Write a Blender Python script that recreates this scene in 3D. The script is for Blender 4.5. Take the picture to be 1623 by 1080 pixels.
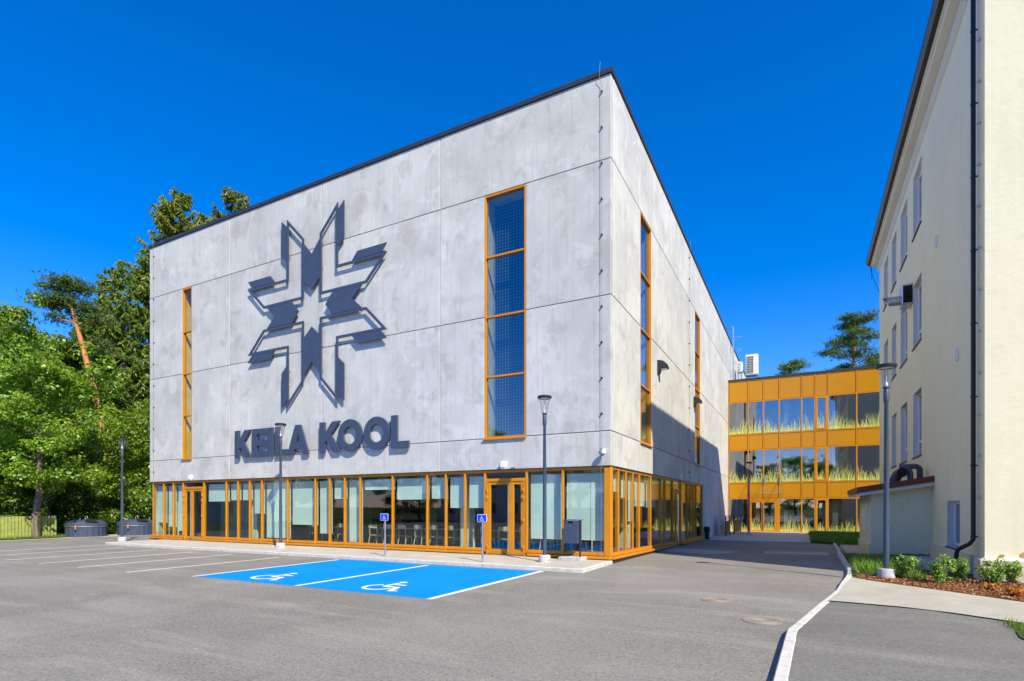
import bpy, math, random
import numpy as np
from mathutils import Vector, Matrix

# ------------------------------------------------------------------ scene, camera, light
scene = bpy.context.scene
for o in list(bpy.data.objects):
    bpy.data.objects.remove(o)
COL = scene.collection
R = math.radians

cam_d = bpy.data.cameras.new("camera")
cam_d.sensor_width = 36.0
cam_d.lens = 36.0 * 870.0 / 1623.0
cam_d.shift_y = (803.0 - 540.0) / 1623.0
cam_d.clip_start = 0.05
cam_d.clip_end = 2000.0
cam = bpy.data.objects.new("camera", cam_d)
cam.location = (5.156, -16.223, 1.65)
cam.rotation_euler = (R(90), 0, R(27.893))
COL.objects.link(cam)
scene.camera = cam

SUN_AZ = Vector((0.838, -0.545))          # horizontal direction towards the sun
SUN_EL = R(43)
world = bpy.data.worlds.new("World")
scene.world = world
world.use_nodes = True
wn = world.node_tree
wn.nodes.clear()
w_out = wn.nodes.new("ShaderNodeOutputWorld")
w_bg = wn.nodes.new("ShaderNodeBackground")
w_sky = wn.nodes.new("ShaderNodeTexSky")
w_hs = wn.nodes.new("ShaderNodeHueSaturation")
w_sky.sky_type = 'NISHITA'
w_sky.sun_disc = False
w_sky.sun_elevation = SUN_EL
w_sky.sun_rotation = math.atan2(SUN_AZ.x, SUN_AZ.y)
w_sky.altitude = 600.0
w_sky.air_density = 1.0
w_sky.dust_density = 0.1
w_sky.ozone_density = 4.0
w_hs.inputs['Saturation'].default_value = 1.42
w_hs.inputs['Value'].default_value = 1.12
w_bg.inputs['Strength'].default_value = 0.14
wn.links.new(w_sky.outputs[0], w_hs.inputs['Color'])
w_tint = wn.nodes.new("ShaderNodeMix")
w_tint.data_type = 'RGBA'
w_tint.blend_type = 'MULTIPLY'
w_tint.inputs[0].default_value = 1.0
w_tint.inputs[7].default_value = (1.0, 0.80, 1.05, 1)
wn.links.new(w_hs.outputs[0], w_tint.inputs[6])
wn.links.new(w_tint.outputs[2], w_bg.inputs['Color'])
wn.links.new(w_bg.outputs[0], w_out.inputs['Surface'])

sun_d = bpy.data.lights.new("sun", 'SUN')
sun_d.energy = 4.85
sun_d.angle = R(0.53)
sun_d.color = (1.0, 0.905, 0.695)
sun = bpy.data.objects.new("sun", sun_d)
sv = Vector((SUN_AZ.x * math.cos(SUN_EL), SUN_AZ.y * math.cos(SUN_EL), math.sin(SUN_EL)))
sun.rotation_euler = sv.to_track_quat('Z', 'Y').to_euler()
sun.location = (40, -40, 60)
COL.objects.link(sun)

scene.view_settings.view_transform = 'Standard'
scene.view_settings.look = 'None'
scene.view_settings.exposure = 0.55
scene.view_settings.gamma = 1.0
scene.view_settings.use_curve_mapping = False
scene.render.engine = 'CYCLES'
scene.cycles.use_denoising = True
scene.cycles.max_bounces = 10
scene.cycles.transparent_max_bounces = 24
scene.cycles.glossy_bounces = 5
scene.cycles.diffuse_bounces = 4
scene.cycles.caustics_reflective = False
scene.cycles.caustics_refractive = False
scene.cycles.sample_clamp_indirect = 8.0

# ------------------------------------------------------------------ helpers
ORG = {}

def thing(name, label, cat, loc=(0, 0, 0), group=None, rz=0.0):
    o = bpy.data.objects.new(name, None)
    o.empty_display_size = 0.2
    o.location = loc
    o.rotation_euler = (0, 0, rz)
    COL.objects.link(o)
    o["label"] = label
    o["category"] = cat
    if group:
        o["group"] = group
    ORG[o] = Vector(loc)
    return o

def struct_root(name, loc=(0, 0, 0)):
    o = bpy.data.objects.new(name, None)
    o.empty_display_size = 0.2
    o.location = loc
    COL.objects.link(o)
    o["kind"] = "structure"
    ORG[o] = Vector(loc)
    return o

def tag(o, label, cat, group=None):
    o["label"] = label
    o["category"] = cat
    if group:
        o["group"] = group
    return o

def link_mesh(name, me, mat, parent=None):
    o = bpy.data.objects.new(name, me)
    if mat is not None and not me.materials:
        me.materials.append(mat)
    COL.objects.link(o)
    if parent is not None:
        o.parent = parent
        ORG[o] = ORG.get(parent, Vector((0, 0, 0)))
    else:
        ORG[o] = Vector((0, 0, 0))
    return o

def copy_tree(o, parent=None):
    c = o.copy()
    COL.objects.link(c)
    c.parent = parent
    for ch in list(o.children):
        copy_tree(ch, c)
    return c

class MB:
    """collects shapes for ONE mesh object"""
    def __init__(self):
        self.v = []
        self.f = []

    def add(self, vs, fs):
        n = len(self.v)
        self.v += [tuple(p) for p in vs]
        self.f += [tuple(i + n for i in q) for q in fs]
        return self

    def box(self, x0, x1, y0, y1, z0, z1):
        vs = [(x0, y0, z0), (x1, y0, z0), (x1, y1, z0), (x0, y1, z0),
              (x0, y0, z1), (x1, y0, z1), (x1, y1, z1), (x0, y1, z1)]
        return self.add(vs, [(0, 3, 2, 1), (4, 5, 6, 7), (0, 1, 5, 4), (1, 2, 6, 5), (2, 3, 7, 6), (3, 0, 4, 7)])

    def cbox(self, x0, x1, y0, y1, z0, z1, c=0.01):
        """box with chamfered edges"""
        vs = []
        for sx, sy, sz in [(a, b, d) for a in (0, 1) for b in (0, 1) for d in (0, 1)]:
            X = (x1 if sx else x0); Y = (y1 if sy else y0); Z = (z1 if sz else z0)
            ix = -c if sx else c; iy = -c if sy else c; iz = -c if sz else c
            vs += [(X, Y + iy, Z + iz), (X + ix, Y, Z + iz), (X + ix, Y + iy, Z)]
        def I(sx, sy, sz, k):
            return (sx * 4 + sy * 2 + sz) * 3 + k
        fs = []
        fs.append((I(0,0,0,0), I(0,0,1,0), I(0,1,1,0), I(0,1,0,0)))
        fs.append((I(1,0,0,0), I(1,1,0,0), I(1,1,1,0), I(1,0,1,0)))
        fs.append((I(0,0,0,1), I(1,0,0,1), I(1,0,1,1), I(0,0,1,1)))
        fs.append((I(0,1,0,1), I(0,1,1,1), I(1,1,1,1), I(1,1,0,1)))
        fs.append((I(0,0,0,2), I(0,1,0,2), I(1,1,0,2), I(1,0,0,2)))
        fs.append((I(0,0,1,2), I(1,0,1,2), I(1,1,1,2), I(0,1,1,2)))
        for a in (0, 1):
            for b in (0, 1):
                fs.append((I(a,b,0,0), I(a,b,1,0), I(a,b,1,1), I(a,b,0,1)))
                fs.append((I(a,0,b,0), I(a,1,b,0), I(a,1,b,2), I(a,0,b,2)))
                fs.append((I(0,a,b,1), I(1,a,b,1), I(1,a,b,2), I(0,a,b,2)))
                for d in (0, 1):
                    fs.append((I(a,b,d,0), I(a,b,d,1), I(a,b,d,2)))
        return self.add(vs, fs)

    def prism(self, pts, d):
        """pts: 3d polygon, extruded by vector d"""
        n = len(pts)
        vs = list(pts) + [(p[0] + d[0], p[1] + d[1], p[2] + d[2]) for p in pts]
        fs = [tuple(range(n)), tuple(range(2 * n - 1, n - 1, -1))]
        fs += [(i, i + n, (i + 1) % n + n, (i + 1) % n) for i in range(n)]
        return self.add(vs, fs)

    def ring(self, outer, inner, d):
        """frame between two polygons of equal length, extruded by d"""
        n = len(outer)
        o1 = list(outer); i1 = list(inner)
        e = lambda P: [(p[0] + d[0], p[1] + d[1], p[2] + d[2]) for p in P]
        vs = o1 + i1 + e(o1) + e(i1)
        fs = []
        for k in range(n):
            m = (k + 1) % n
            fs += [(k, m, n + m, n + k), (2*n + k, 3*n + k, 3*n + m, 2*n + m),
                   (k, 2*n + k, 2*n + m, m), (n + k, n + m, 3*n + m, 3*n + k)]
        return self.add(vs, fs)

    def tube(self, path, rad, n=8, cap=True):
        P = [Vector(p) for p in path]
        if not hasattr(rad, '__len__'):
            rad = [rad] * len(P)
        vs = []
        up0 = None
        for i, p in enumerate(P):
            t = (P[min(i + 1, len(P) - 1)] - P[max(i - 1, 0)]).normalized()
            if up0 is None:
                ref = Vector((0, 0, 1)) if abs(t.z) < 0.9 else Vector((1, 0, 0))
                u = t.cross(ref).normalized()
            else:
                u = (up0 - t * up0.dot(t))
                u = u.normalized() if u.length > 1e-6 else t.orthogonal().normalized()
            up0 = u
            w = t.cross(u)
            for k in range(n):
                a = 2 * math.pi * k / n
                vs.append(p + (u * math.cos(a) + w * math.sin(a)) * rad[i])
        fs = []
        for i in range(len(P) - 1):
            for k in range(n):
                k2 = (k + 1) % n
                fs.append((i*n + k, i*n + k2, (i+1)*n + k2, (i+1)*n + k))
        if cap:
            fs.append(tuple(range(n - 1, -1, -1)))
            fs.append(tuple((len(P)-1)*n + k for k in range(n)))
        return self.add(vs, fs)

    def lathe(self, prof, n=24, c=(0, 0, 0), cap=True, ribs=None):
        vs = []
        for r, z in prof:
            for k in range(n):
                a = 2 * math.pi * k / n
                vs.append((c[0] + r * math.cos(a), c[1] + r * math.sin(a), c[2] + z))
        fs = []
        for i in range(len(prof) - 1):
            for k in range(n):
                k2 = (k + 1) % n
                fs.append((i*n + k, i*n + k2, (i+1)*n + k2, (i+1)*n + k))
        if cap:
            fs.append(tuple(range(n - 1, -1, -1)))
            fs.append(tuple((len(prof)-1)*n + k for k in range(n)))
        return self.add(vs, fs)

    def mesh(self, name, off=None, smooth=False):
        me = bpy.data.meshes.new(name)
        vs = self.v
        if off is not None and off.length > 0:
            vs = [(p[0] - off.x, p[1] - off.y, p[2] - off.z) for p in vs]
        me.from_pydata(vs, [], self.f)
        if smooth:
            me.polygons.foreach_set('use_smooth', [True] * len(me.polygons))
            try:
                me.set_sharp_from_angle(angle=R(40))
            except Exception:
                pass
        me.update()
        return me

    def build(self, name, mat, parent=None, smooth=False, kind=None):
        off = ORG.get(parent, None) if parent is not None else None
        o = link_mesh(name, self.mesh(name, off, smooth), mat, parent)
        if kind:
            o["kind"] = kind
        return o

def np_mesh(name, verts, nper, mat):
    """verts (N*nper,3): N separate polygons with nper corners each"""
    n = len(verts)
    me = bpy.data.meshes.new(name)
    me.vertices.add(n)
    me.vertices.foreach_set('co', np.asarray(verts, dtype=np.float32).ravel())
    nf = n // nper
    me.loops.add(n)
    me.loops.foreach_set('vertex_index', np.arange(n, dtype=np.int32))
    me.polygons.add(nf)
    me.polygons.foreach_set('loop_start', np.arange(0, n, nper, dtype=np.int32))
    me.polygons.foreach_set('loop_total', np.full(nf, nper, dtype=np.int32))
    me.update(calc_edges=True)
    if mat:
        me.materials.append(mat)
    return me

# ------------------------------------------------------------------ materials
class NT:
    def __init__(self, name):
        self.m = bpy.data.materials.new(name)
        self.m.use_nodes = True
        self.t = self.m.node_tree
        self.t.nodes.clear()
        self.out = self.t.nodes.new("ShaderNodeOutputMaterial")

    def n(self, typ, **kw):
        nd = self.t.nodes.new(typ)
        for k, v in kw.items():
            if k.startswith('in_'):
                nd.inputs[k[3:].replace('_', ' ')].default_value = v
            else:
                setattr(nd, k, v)
        return nd

    def l(self, a, b):
        self.t.links.new(a, b)

    def math(self, op, a, b=None, clamp=False):
        nd = self.t.nodes.new("ShaderNodeMath")
        nd.operation = op
        nd.use_clamp = clamp
        for i, x in enumerate((a, b)):
            if x is None:
                continue
            if isinstance(x, (int, float)):
                nd.inputs[i].default_value = x
            else:
                self.l(x, nd.inputs[i])
        return nd.outputs[0]

    def ramp(self, fac, stops):
        nd = self.t.nodes.new("ShaderNodeValToRGB")
        el = nd.color_ramp.elements
        while len(el) < len(stops):
            el.new(0.5)
        for e, (p, c) in zip(el, stops):
            e.position = p
            e.color = (c[0], c[1], c[2], 1)
        self.l(fac, nd.inputs[0])
        return nd.outputs[0]

    def mix(self, fac, a, b, mode='MIX'):
        nd = self.t.nodes.new("ShaderNodeMix")
        nd.data_type = 'RGBA'
        nd.blend_type = mode
        for sock, x in ((nd.inputs[0], fac), (nd.inputs[6], a), (nd.inputs[7], b)):
            if isinstance(x, (int, float)):
                sock.default_value = x
            elif isinstance(x, (tuple, list)):
                sock.default_value = (x[0], x[1], x[2], 1)
            else:
                self.l(x, sock)
        return nd.outputs[2]

    def noise(self, vec, scale, detail=5, rough=0.55, dist=0.0):
        nd = self.n("ShaderNodeTexNoise")
        nd.inputs['Scale'].default_value = scale
        nd.inputs['Detail'].default_value = detail
        nd.inputs['Roughness'].default_value = rough
        nd.inputs['Distortion'].default_value = dist
        if vec is not None:
            self.l(vec, nd.inputs['Vector'])
        return nd.outputs['Fac']

    def coords(self, scale=(1, 1, 1), randomize=False):
        tc = self.n("ShaderNodeTexCoord")
        v = tc.outputs['Object']
        mp = self.n("ShaderNodeMapping")
        mp.inputs['Scale'].default_value = scale
        self.l(v, mp.inputs['Vector'])
        if randomize:
            oi = self.n("ShaderNodeObjectInfo")
            r = self.math('MULTIPLY', oi.outputs['Random'], 57.0)
            cb = self.n("ShaderNodeCombineXYZ")
            self.l(r, cb.inputs[0]); self.l(r, cb.inputs[2])
            self.l(cb.outputs[0], mp.inputs['Location'])
        return mp.outputs[0]

    def principled(self, color, rough=0.6, metal=0.0, spec=0.5, bump=None, bump_d=0.01, bump_s=0.4, **kw):
        p = self.n("ShaderNodeBsdfPrincipled")
        if isinstance(color, (tuple, list)):
            p.inputs['Base Color'].default_value = (color[0], color[1], color[2], 1)
        else:
            self.l(color, p.inputs['Base Color'])
        if isinstance(rough, (int, float)):
            p.inputs['Roughness'].default_value = rough
        else:
            self.l(rough, p.inputs['Roughness'])
        p.inputs['Metallic'].default_value = metal
        p.inputs['Specular IOR Level'].default_value = spec
        if bump is not None:
            b = self.n("ShaderNodeBump")
            b.inputs['Distance'].default_value = bump_d
            b.inputs['Strength'].default_value = bump_s
            self.l(bump, b.inputs['Height'])
            self.l(b.outputs[0], p.inputs['Normal'])
        self.l(p.outputs[0], self.out.inputs['Surface'])
        return p

def plain(name, col, rough=0.5, metal=0.0, spec=0.5, var=0.12, scale=3.0, bump=0.0):
    t = NT(name)
    v = t.coords()
    nz = t.noise(v, scale, 5, 0.6)
    a = tuple(c * (1 - var) for c in col)
    b = tuple(min(1.0, c * (1 + var)) for c in col)
    c = t.ramp(nz, [(0.3, a), (0.7, b)])
    rr = t.math('MULTIPLY_ADD', nz, 0.15)
    rr.node.inputs[2].default_value = max(0.02, rough - 0.075)
    if bump:
        t.principled(c, rr, metal, spec, bump=t.noise(v, scale * 12, 4, 0.6), bump_d=bump)
    else:
        t.principled(c, rr, metal, spec)
    return t.m

def m_concrete():
    t = NT("board concrete")
    v = t.coords(randomize=True)
    n1 = t.noise(v, 0.45, 5, 0.6, 0.3)
    base = t.ramp(n1, [(0.32, (0.455, 0.46, 0.44)), (0.68, (0.63, 0.635, 0.595))])
    # blotchy patches, like drying marks
    n2 = t.noise(v, 1.15, 4, 0.55, 0.5)
    mask = t.ramp(n2, [(0.55, (0, 0, 0)), (0.66, (1, 1, 1))])
    n2b = t.noise(v, 7.0, 4, 0.6, 0.5)
    mask = t.mix(1.0, mask, t.ramp(n2b, [(0.2, (0.2, 0.2, 0.2)), (0.7, (1, 1, 1))]), 'MULTIPLY')
    c = t.mix(t.math('MULTIPLY', mask, 0.75), base, (0.37, 0.35, 0.315))
    n2c = t.noise(v, 3.1, 5, 0.62, 0.8)
    c = t.mix(t.math('MULTIPLY', t.ramp(n2c, [(0.56, (0, 0, 0)), (0.68, (1, 1, 1))]), 0.4), c, (0.42, 0.405, 0.365))
    n4 = t.noise(v, 0.8, 4, 0.6, 0.9)
    mk4 = t.ramp(n4, [(0.56, (0, 0, 0)), (0.64, (1, 1, 1))])
    c = t.mix(t.math('MULTIPLY', mk4, 0.5), c, (0.70, 0.695, 0.68))
    vd = t.coords((1.0, 1.0, 0.55), randomize=True)
    nd_ = t.noise(vd, 2.0, 3, 0.5, 0.35)
    dm = t.ramp(nd_, [(0.60, (0, 0, 0)), (0.67, (1, 1, 1))])
    c = t.mix(t.math('MULTIPLY', dm, 0.42), c, (0.40, 0.385, 0.35))
    # vertical drip streaks
    vs = t.coords((5.0, 5.0, 0.22), randomize=True)
    n3 = t.noise(vs, 1.6, 5, 0.65, 0.2)
    st = t.ramp(n3, [(0.5, (0, 0, 0)), (0.72, (1, 1, 1))])
    c = t.mix(t.math('MULTIPLY', st, 0.45), c, (0.36, 0.345, 0.32))
    # fine pores
    vo = t.n("ShaderNodeTexVoronoi")
    vo.inputs['Scale'].default_value = 2.2
    t.l(v, vo.inputs['Vector'])
    pore = t.math('LESS_THAN', vo.outputs['Distance'], 0.035)
    c = t.mix(t.math('MULTIPLY', pore, 0.6), c, (0.16, 0.16, 0.16))
    g = t.noise(v, 38.0, 4, 0.7)
    c = t.mix(0.16, c, t.ramp(g, [(0.3, (0.25, 0.25, 0.25)), (0.7, (0.8, 0.8, 0.8))]))
    oi = t.n("ShaderNodeObjectInfo")
    pv = t.math('MULTIPLY_ADD', oi.outputs['Random'], 0.10)
    pv.node.inputs[2].default_value = 0.96
    hs = t.n("ShaderNodeHueSaturation")
    t.l(pv, hs.inputs['Value']); t.l(c, hs.inputs['Color'])
    t.principled(hs.outputs[0], 0.72, 0, 0.35, bump=t.noise(v, 22.0, 6, 0.65), bump_d=0.006, bump_s=0.5)
    return t.m

def m_asphalt(name, a, b, light, grain=1.0):
    t = NT(name)
    v = t.coords()
    n1 = t.noise(v, 0.22, 6, 0.62, 0.8)
    base = t.ramp(n1, [(0.38, a), (0.62, b)])
    n2 = t.noise(t.coords((0.35, 1.6, 1)), 0.55, 6, 0.65, 0.6)
    mk = t.ramp(n2, [(0.54, (0, 0, 0)), (0.68, (1, 1, 1))])
    c = t.mix(t.math('MULTIPLY', mk, 0.7), base, light)
    n6 = t.noise(t.coords((1.0, 0.5, 1)), 0.35, 5, 0.6, 1.2)
    c = t.mix(t.math('MULTIPLY', t.ramp(n6, [(0.54, (0, 0, 0)), (0.66, (1, 1, 1))]), 0.5), c, tuple(x * 0.74 for x in a))
    mp = t.n("ShaderNodeMapping")
    mp.inputs['Rotation'].default_value = (0, 0, R(-24))
    mp.inputs['Scale'].default_value = (0.12, 1.9, 1)
    tc = t.n("ShaderNodeTexCoord")
    t.l(tc.outputs['Object'], mp.inputs['Vector'])
    n7 = t.noise(mp.outputs[0], 1.0, 6, 0.68, 0.35)
    c = t.mix(t.math('MULTIPLY', t.ramp(n7, [(0.52, (0, 0, 0)), (0.70, (1, 1, 1))]), 0.55), c, tuple(x * 0.66 for x in a))
    c = t.mix(t.math('MULTIPLY', t.ramp(n7, [(0.30, (1, 1, 1)), (0.42, (0, 0, 0))]), 0.45), c, light)
    n5 = t.noise(v, 1.9, 6, 0.7, 0.3)
    c = t.mix(t.math('MULTIPLY', t.ramp(n5, [(0.55, (0, 0, 0)), (0.75, (1, 1, 1))]), 0.35), c, tuple(x * 0.62 for x in a))
    g = t.noise(v, 62.0, 3, 0.8)
    g2 = t.noise(v, 21.0, 3, 0.7)
    c = t.mix(0.38 * grain, c, t.ramp(g, [(0.36, tuple(x * 0.35 for x in a)), (0.5, a), (0.64, tuple(min(1, x * 2.3) for x in b))]))
    c = t.mix(0.28, c, t.ramp(g2, [(0.35, tuple(x * 0.55 for x in a)), (0.65, tuple(x * 1.5 for x in b))]))
    vo = t.n("ShaderNodeTexVoronoi")
    vo.inputs['Scale'].default_value = 1.3
    t.l(v, vo.inputs['Vector'])
    spot = t.math('LESS_THAN', vo.outputs['Distance'], 0.03)
    c = t.mix(t.math('MULTIPLY', spot, 0.5), c, (0.5, 0.48, 0.44))
    t.principled(c, 0.85, 0, 0.3, bump=g, bump_d=0.008, bump_s=0.7)
    return t.m

def m_pavers(name, c0, c1, scale=1.0):
    t = NT(name)
    v = t.coords()
    br = t.n("ShaderNodeTexBrick")
    br.inputs['Scale'].default_value = 1.0
    br.inputs['Brick Width'].default_value = 0.2
    br.inputs['Row Height'].default_value = 0.1
    br.inputs['Mortar Size'].default_value = 0.004
    br.inputs['Mortar Smooth'].default_value = 0.3
    br.inputs['Color1'].default_value = (*c0, 1)
    br.inputs['Color2'].default_value = (*c1, 1)
    br.inputs['Mortar'].default_value = (c0[0] * .5, c0[1] * .5, c0[2] * .48, 1)
    t.l(v, br.inputs['Vector'])
    nz = t.noise(v, 0.9, 5, 0.6, 0.5)
    c = t.mix(0.5, br.outputs['Color'], t.ramp(nz, [(0.3, tuple(x * 0.75 for x in c0)), (0.7, tuple(min(1, x * 1.15) for x in c1))]))
    g = t.noise(v, 70, 3, 0.7)
    c = t.mix(0.18, c, t.ramp(g, [(0.35, tuple(x * 0.5 for x in c0)), (0.65, tuple(min(1, x * 1.5) for x in c1))]))
    t.principled(c, 0.85, 0, 0.3, bump=br.outputs['Fac'], bump_d=-0.004, bump_s=0.5)
    return t.m

def m_render(name, c0, c1, wear=True):
    """smooth painted render with faint weathering"""
    t = NT(name)
    v = t.coords()
    n1 = t.noise(v, 0.5, 6, 0.62, 0.6)
    c = t.ramp(n1, [(0.3, c0), (0.7, c1)])
    if wear:
        n2 = t.noise(v, 1.7, 5, 0.6, 1.2)
        mk = t.ramp(n2, [(0.57, (0, 0, 0)), (0.7, (1, 1, 1))])
        c = t.mix(t.math('MULTIPLY', mk, 0.3), c, tuple(x * 0.8 for x in c0))
        n3 = t.noise(t.coords((4, 4, 0.35)), 0.8, 5, 0.6, 0.3)
        c = t.mix(t.math('MULTIPLY', t.ramp(n3, [(0.52, (0, 0, 0)), (0.75, (1, 1, 1))]), 0.25), c, tuple(x * 0.78 for x in c0))
    if wear:
        sp = t.n("ShaderNodeSeparateXYZ")
        t.l(v, sp.inputs[0])
        zz = t.math('MULTIPLY_ADD', t.noise(v, 2.4, 5, 0.65), 0.9)
        zz.node.inputs[2].default_value = 0.1
        low = t.math('SUBTRACT', zz, sp.outputs[2])
        c = t.mix(t.math('MULTIPLY', t.ramp(low, [(0.0, (0, 0, 0)), (0.5, (1, 1, 1))]), 0.35), c, tuple(x * 0.72 for x in c0))
    t.principled(c, 0.85, 0, 0.25, bump=t.noise(v, 7, 8, 0.68, 0.4), bump_d=0.010, bump_s=0.6)
    return t.m

def m_glass(name, f0, tint, wav=0.0015):
    t = NT(name)
    geo = t.n("ShaderNodeNewGeometry")
    dt = t.n("ShaderNodeVectorMath", operation='DOT_PRODUCT')
    t.l(geo.outputs['Normal'], dt.inputs[0]); t.l(geo.outputs['Incoming'], dt.inputs[1])
    x = t.math('SUBTRACT', 1.0, t.math('ABSOLUTE', dt.outputs['Value']), True)
    p5 = t.math('POWER', x, 5.0)
    fac = t.math('MULTIPLY_ADD', p5, 1.0 - f0)
    fac.node.inputs[2].default_value = f0
    tr = t.n("ShaderNodeBsdfTransparent")
    tr.inputs[0].default_value = (*tint, 1)
    gl = t.n("ShaderNodeBsdfGlossy")
    gl.inputs['Roughness'].default_value = 0.0
    gl.inputs['Color'].default_value = (0.95, 0.97, 1.0, 1)
    b = t.n("ShaderNodeBump")
    b.inputs['Distance'].default_value = wav
    b.inputs['Strength'].default_value = 0.25
    t.l(t.noise(t.coords(), 1.1, 2, 0.5), b.inputs['Height'])
    t.l(b.outputs[0], gl.inputs['Normal'])
    mx = t.n("ShaderNodeMixShader")
    t.l(fac, mx.inputs[0]); t.l(tr.outputs[0], mx.inputs[1]); t.l(gl.outputs[0], mx.inputs[2])
    t.l(mx.outputs[0], t.out.inputs['Surface'])
    return t.m

def m_leaf(name, cols, trans=0.35):
    t = NT(name)
    geo = t.n("ShaderNodeNewGeometry")
    oi = t.n("ShaderNodeObjectInfo")
    stops = [(i / max(1, len(cols) - 1), c) for i, c in enumerate(cols)]
    c = t.ramp(geo.outputs['Random Per Island'], stops)
    hs = t.n("ShaderNodeHueSaturation")
    t.l(c, hs.inputs['Color'])
    val = t.math('MULTIPLY_ADD', oi.outputs['Random'], 0.4)
    val.node.inputs[2].default_value = 0.8
    t.l(val, hs.inputs['Value'])
    c = hs.outputs[0]
    d = t.n("ShaderNodeBsdfDiffuse")
    tl = t.n("ShaderNodeBsdfTranslucent")
    t.l(c, d.inputs[0])
    c2 = t.mix(1.0, c, (1.25, 1.2, 0.6), 'MULTIPLY')
    t.l(c2, tl.inputs[0])
    mx = t.n("ShaderNodeMixShader")
    mx.inputs[0].default_value = trans
    t.l(d.outputs[0], mx.inputs[1]); t.l(tl.outputs[0], mx.inputs[2])
    gl = t.n("ShaderNodeBsdfGlossy")
    gl.inputs['Roughness'].default_value = 0.45
    m2 = t.n("ShaderNodeMixShader")
    m2.inputs[0].default_value = 0.045
    t.l(mx.outputs[0], m2.inputs[1]); t.l(gl.outputs[0], m2.inputs[2])
    t.l(m2.outputs[0], t.out.inputs['Surface'])
    return t.m

def m_bark(name, c0, c1, sc=6.0):
    t = NT(name)
    v = t.coords((1, 1, 0.3))
    n1 = t.noise(v, sc, 6, 0.7, 0.6)
    t.principled(t.ramp(n1, [(0.35, c0), (0.65, c1)]), 0.9, 0, 0.2, bump=n1, bump_d=0.04, bump_s=0.8)
    return t.m

M = {}
M['concrete'] = m_concrete()
M['orange'] = plain("orange painted aluminium", (0.60, 0.232, 0.005), 0.38, 0, 0.45, 0.07, 1.5)
M['amber'] = plain("amber facade panel", (0.53, 0.235, 0.007), 0.22, 0, 0.3, 0.05, 0.9)
M['anthracite'] = plain("anthracite powder coat", (0.05, 0.07, 0.125), 0.5, 0, 0.4, 0.1, 4)
M['anthracite_dark'] = plain("dark anthracite metal", (0.022, 0.026, 0.034), 0.5, 0, 0.4, 0.15, 4)
M['trim'] = plain("dark grey parapet sheet", (0.045, 0.052, 0.064), 0.45, 0.3, 0.5, 0.12, 1.5)
M['sealant'] = plain("joint sealant", (0.08, 0.08, 0.08), 0.9)
M['black'] = plain("black rubber", (0.012, 0.012, 0.013), 0.6)
M['steel'] = plain("galvanised steel", (0.5, 0.53, 0.56), 0.35, 0.85, 0.5, 0.15, 8)
M['brushed'] = plain("brushed steel", (0.62, 0.62, 0.62), 0.3, 0.9)
M['lamp_blue'] = plain("blue grey pole paint", (0.045, 0.075, 0.115), 0.42, 0.0, 0.5, 0.1, 5)
M['white'] = plain("white painted metal", (0.78, 0.78, 0.77), 0.45, 0, 0.4, 0.06)
M['white_frame'] = plain("white window plastic", (0.74, 0.76, 0.80), 0.4, 0, 0.4, 0.04)
M['foot'] = plain("cast concrete foot", (0.46, 0.47, 0.49), 0.85, 0, 0.3, 0.18, 9, 0.004)
M['kerb'] = plain("kerb concrete", (0.56, 0.54, 0.50), 0.9, 0, 0.3, 0.16, 5, 0.004)
M['asphalt'] = m_asphalt("worn asphalt", (0.155, 0.146, 0.13), (0.275, 0.26, 0.232), (0.43, 0.405, 0.35))
M['asphalt_dark'] = m_asphalt("newer asphalt", (0.142, 0.137, 0.124), (0.196, 0.19, 0.174), (0.34, 0.33, 0.295))
M['patch'] = m_asphalt("pale ground patch", (0.34, 0.315, 0.29), (0.44, 0.41, 0.38), (0.5, 0.47, 0.43))
M['pavers'] = m_pavers("pale pavers", (0.44, 0.405, 0.345), (0.53, 0.49, 0.42))
M['path'] = m_pavers("sand grey path pavers", (0.385, 0.36, 0.30), (0.46, 0.43, 0.36))
M['blue_paint'] = None
M['cream'] = m_render("cream render", (0.79, 0.745, 0.525), (0.845, 0.80, 0.58))
M['cream_pale'] = m_render("pale cornice render", (0.60, 0.575, 0.50), (0.66, 0.63, 0.555), False)
M['annex'] = m_render("grey green annex render", (0.68, 0.64, 0.46), (0.74, 0.70, 0.52))
M['reveal'] = m_render("white reveal paint", (0.68, 0.70, 0.74), (0.74, 0.76, 0.79), False)
M['roof_red'] = plain("brown red roof sheet", (0.16, 0.035, 0.022), 0.5, 0, 0.4, 0.15, 3)
M['gutter'] = plain("dark brown gutter", (0.03, 0.028, 0.028), 0.45, 0.2)
M['sill_brown'] = plain("brown sill", (0.07, 0.045, 0.03), 0.5)
M['pipe_navy'] = plain("navy downpipe", (0.008, 0.014, 0.028), 0.4)
M['insul'] = plain("grey insulation sleeve", (0.10, 0.10, 0.115), 0.75, 0, 0.3, 0.2, 12)
M['glass'] = m_glass("clear glazing", 0.055, (0.94, 0.98, 0.965))
M['glass_coated'] = m_glass("coated glazing", 0.22, (0.70, 0.76, 0.78))
M['glass_strip'] = m_glass("strip window glazing", 0.15, (0.80, 0.86, 0.90))
M['glass_lamp'] = m_glass("lamp glass", 0.05, (0.97, 0.97, 0.97))
M['blind'] = plain("roller blind fabric", (0.60, 0.75, 0.69), 0.85, 0, 0.2, 0.03, 2)
M['int_floor'] = plain("interior floor", (0.16, 0.155, 0.15), 0.5, 0, 0.4, 0.15, 2)
M['int_wall'] = plain("interior wall", (0.36, 0.36, 0.33), 0.8)
M['int_dark'] = plain("interior dark wall", (0.10, 0.105, 0.105), 0.85)
M['column'] = plain("pale column", (0.62, 0.64, 0.46), 0.8)
M['plywood'] = plain("plywood lining", (0.58, 0.42, 0.11), 0.6, 0, 0.3, 0.12, 3)
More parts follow.
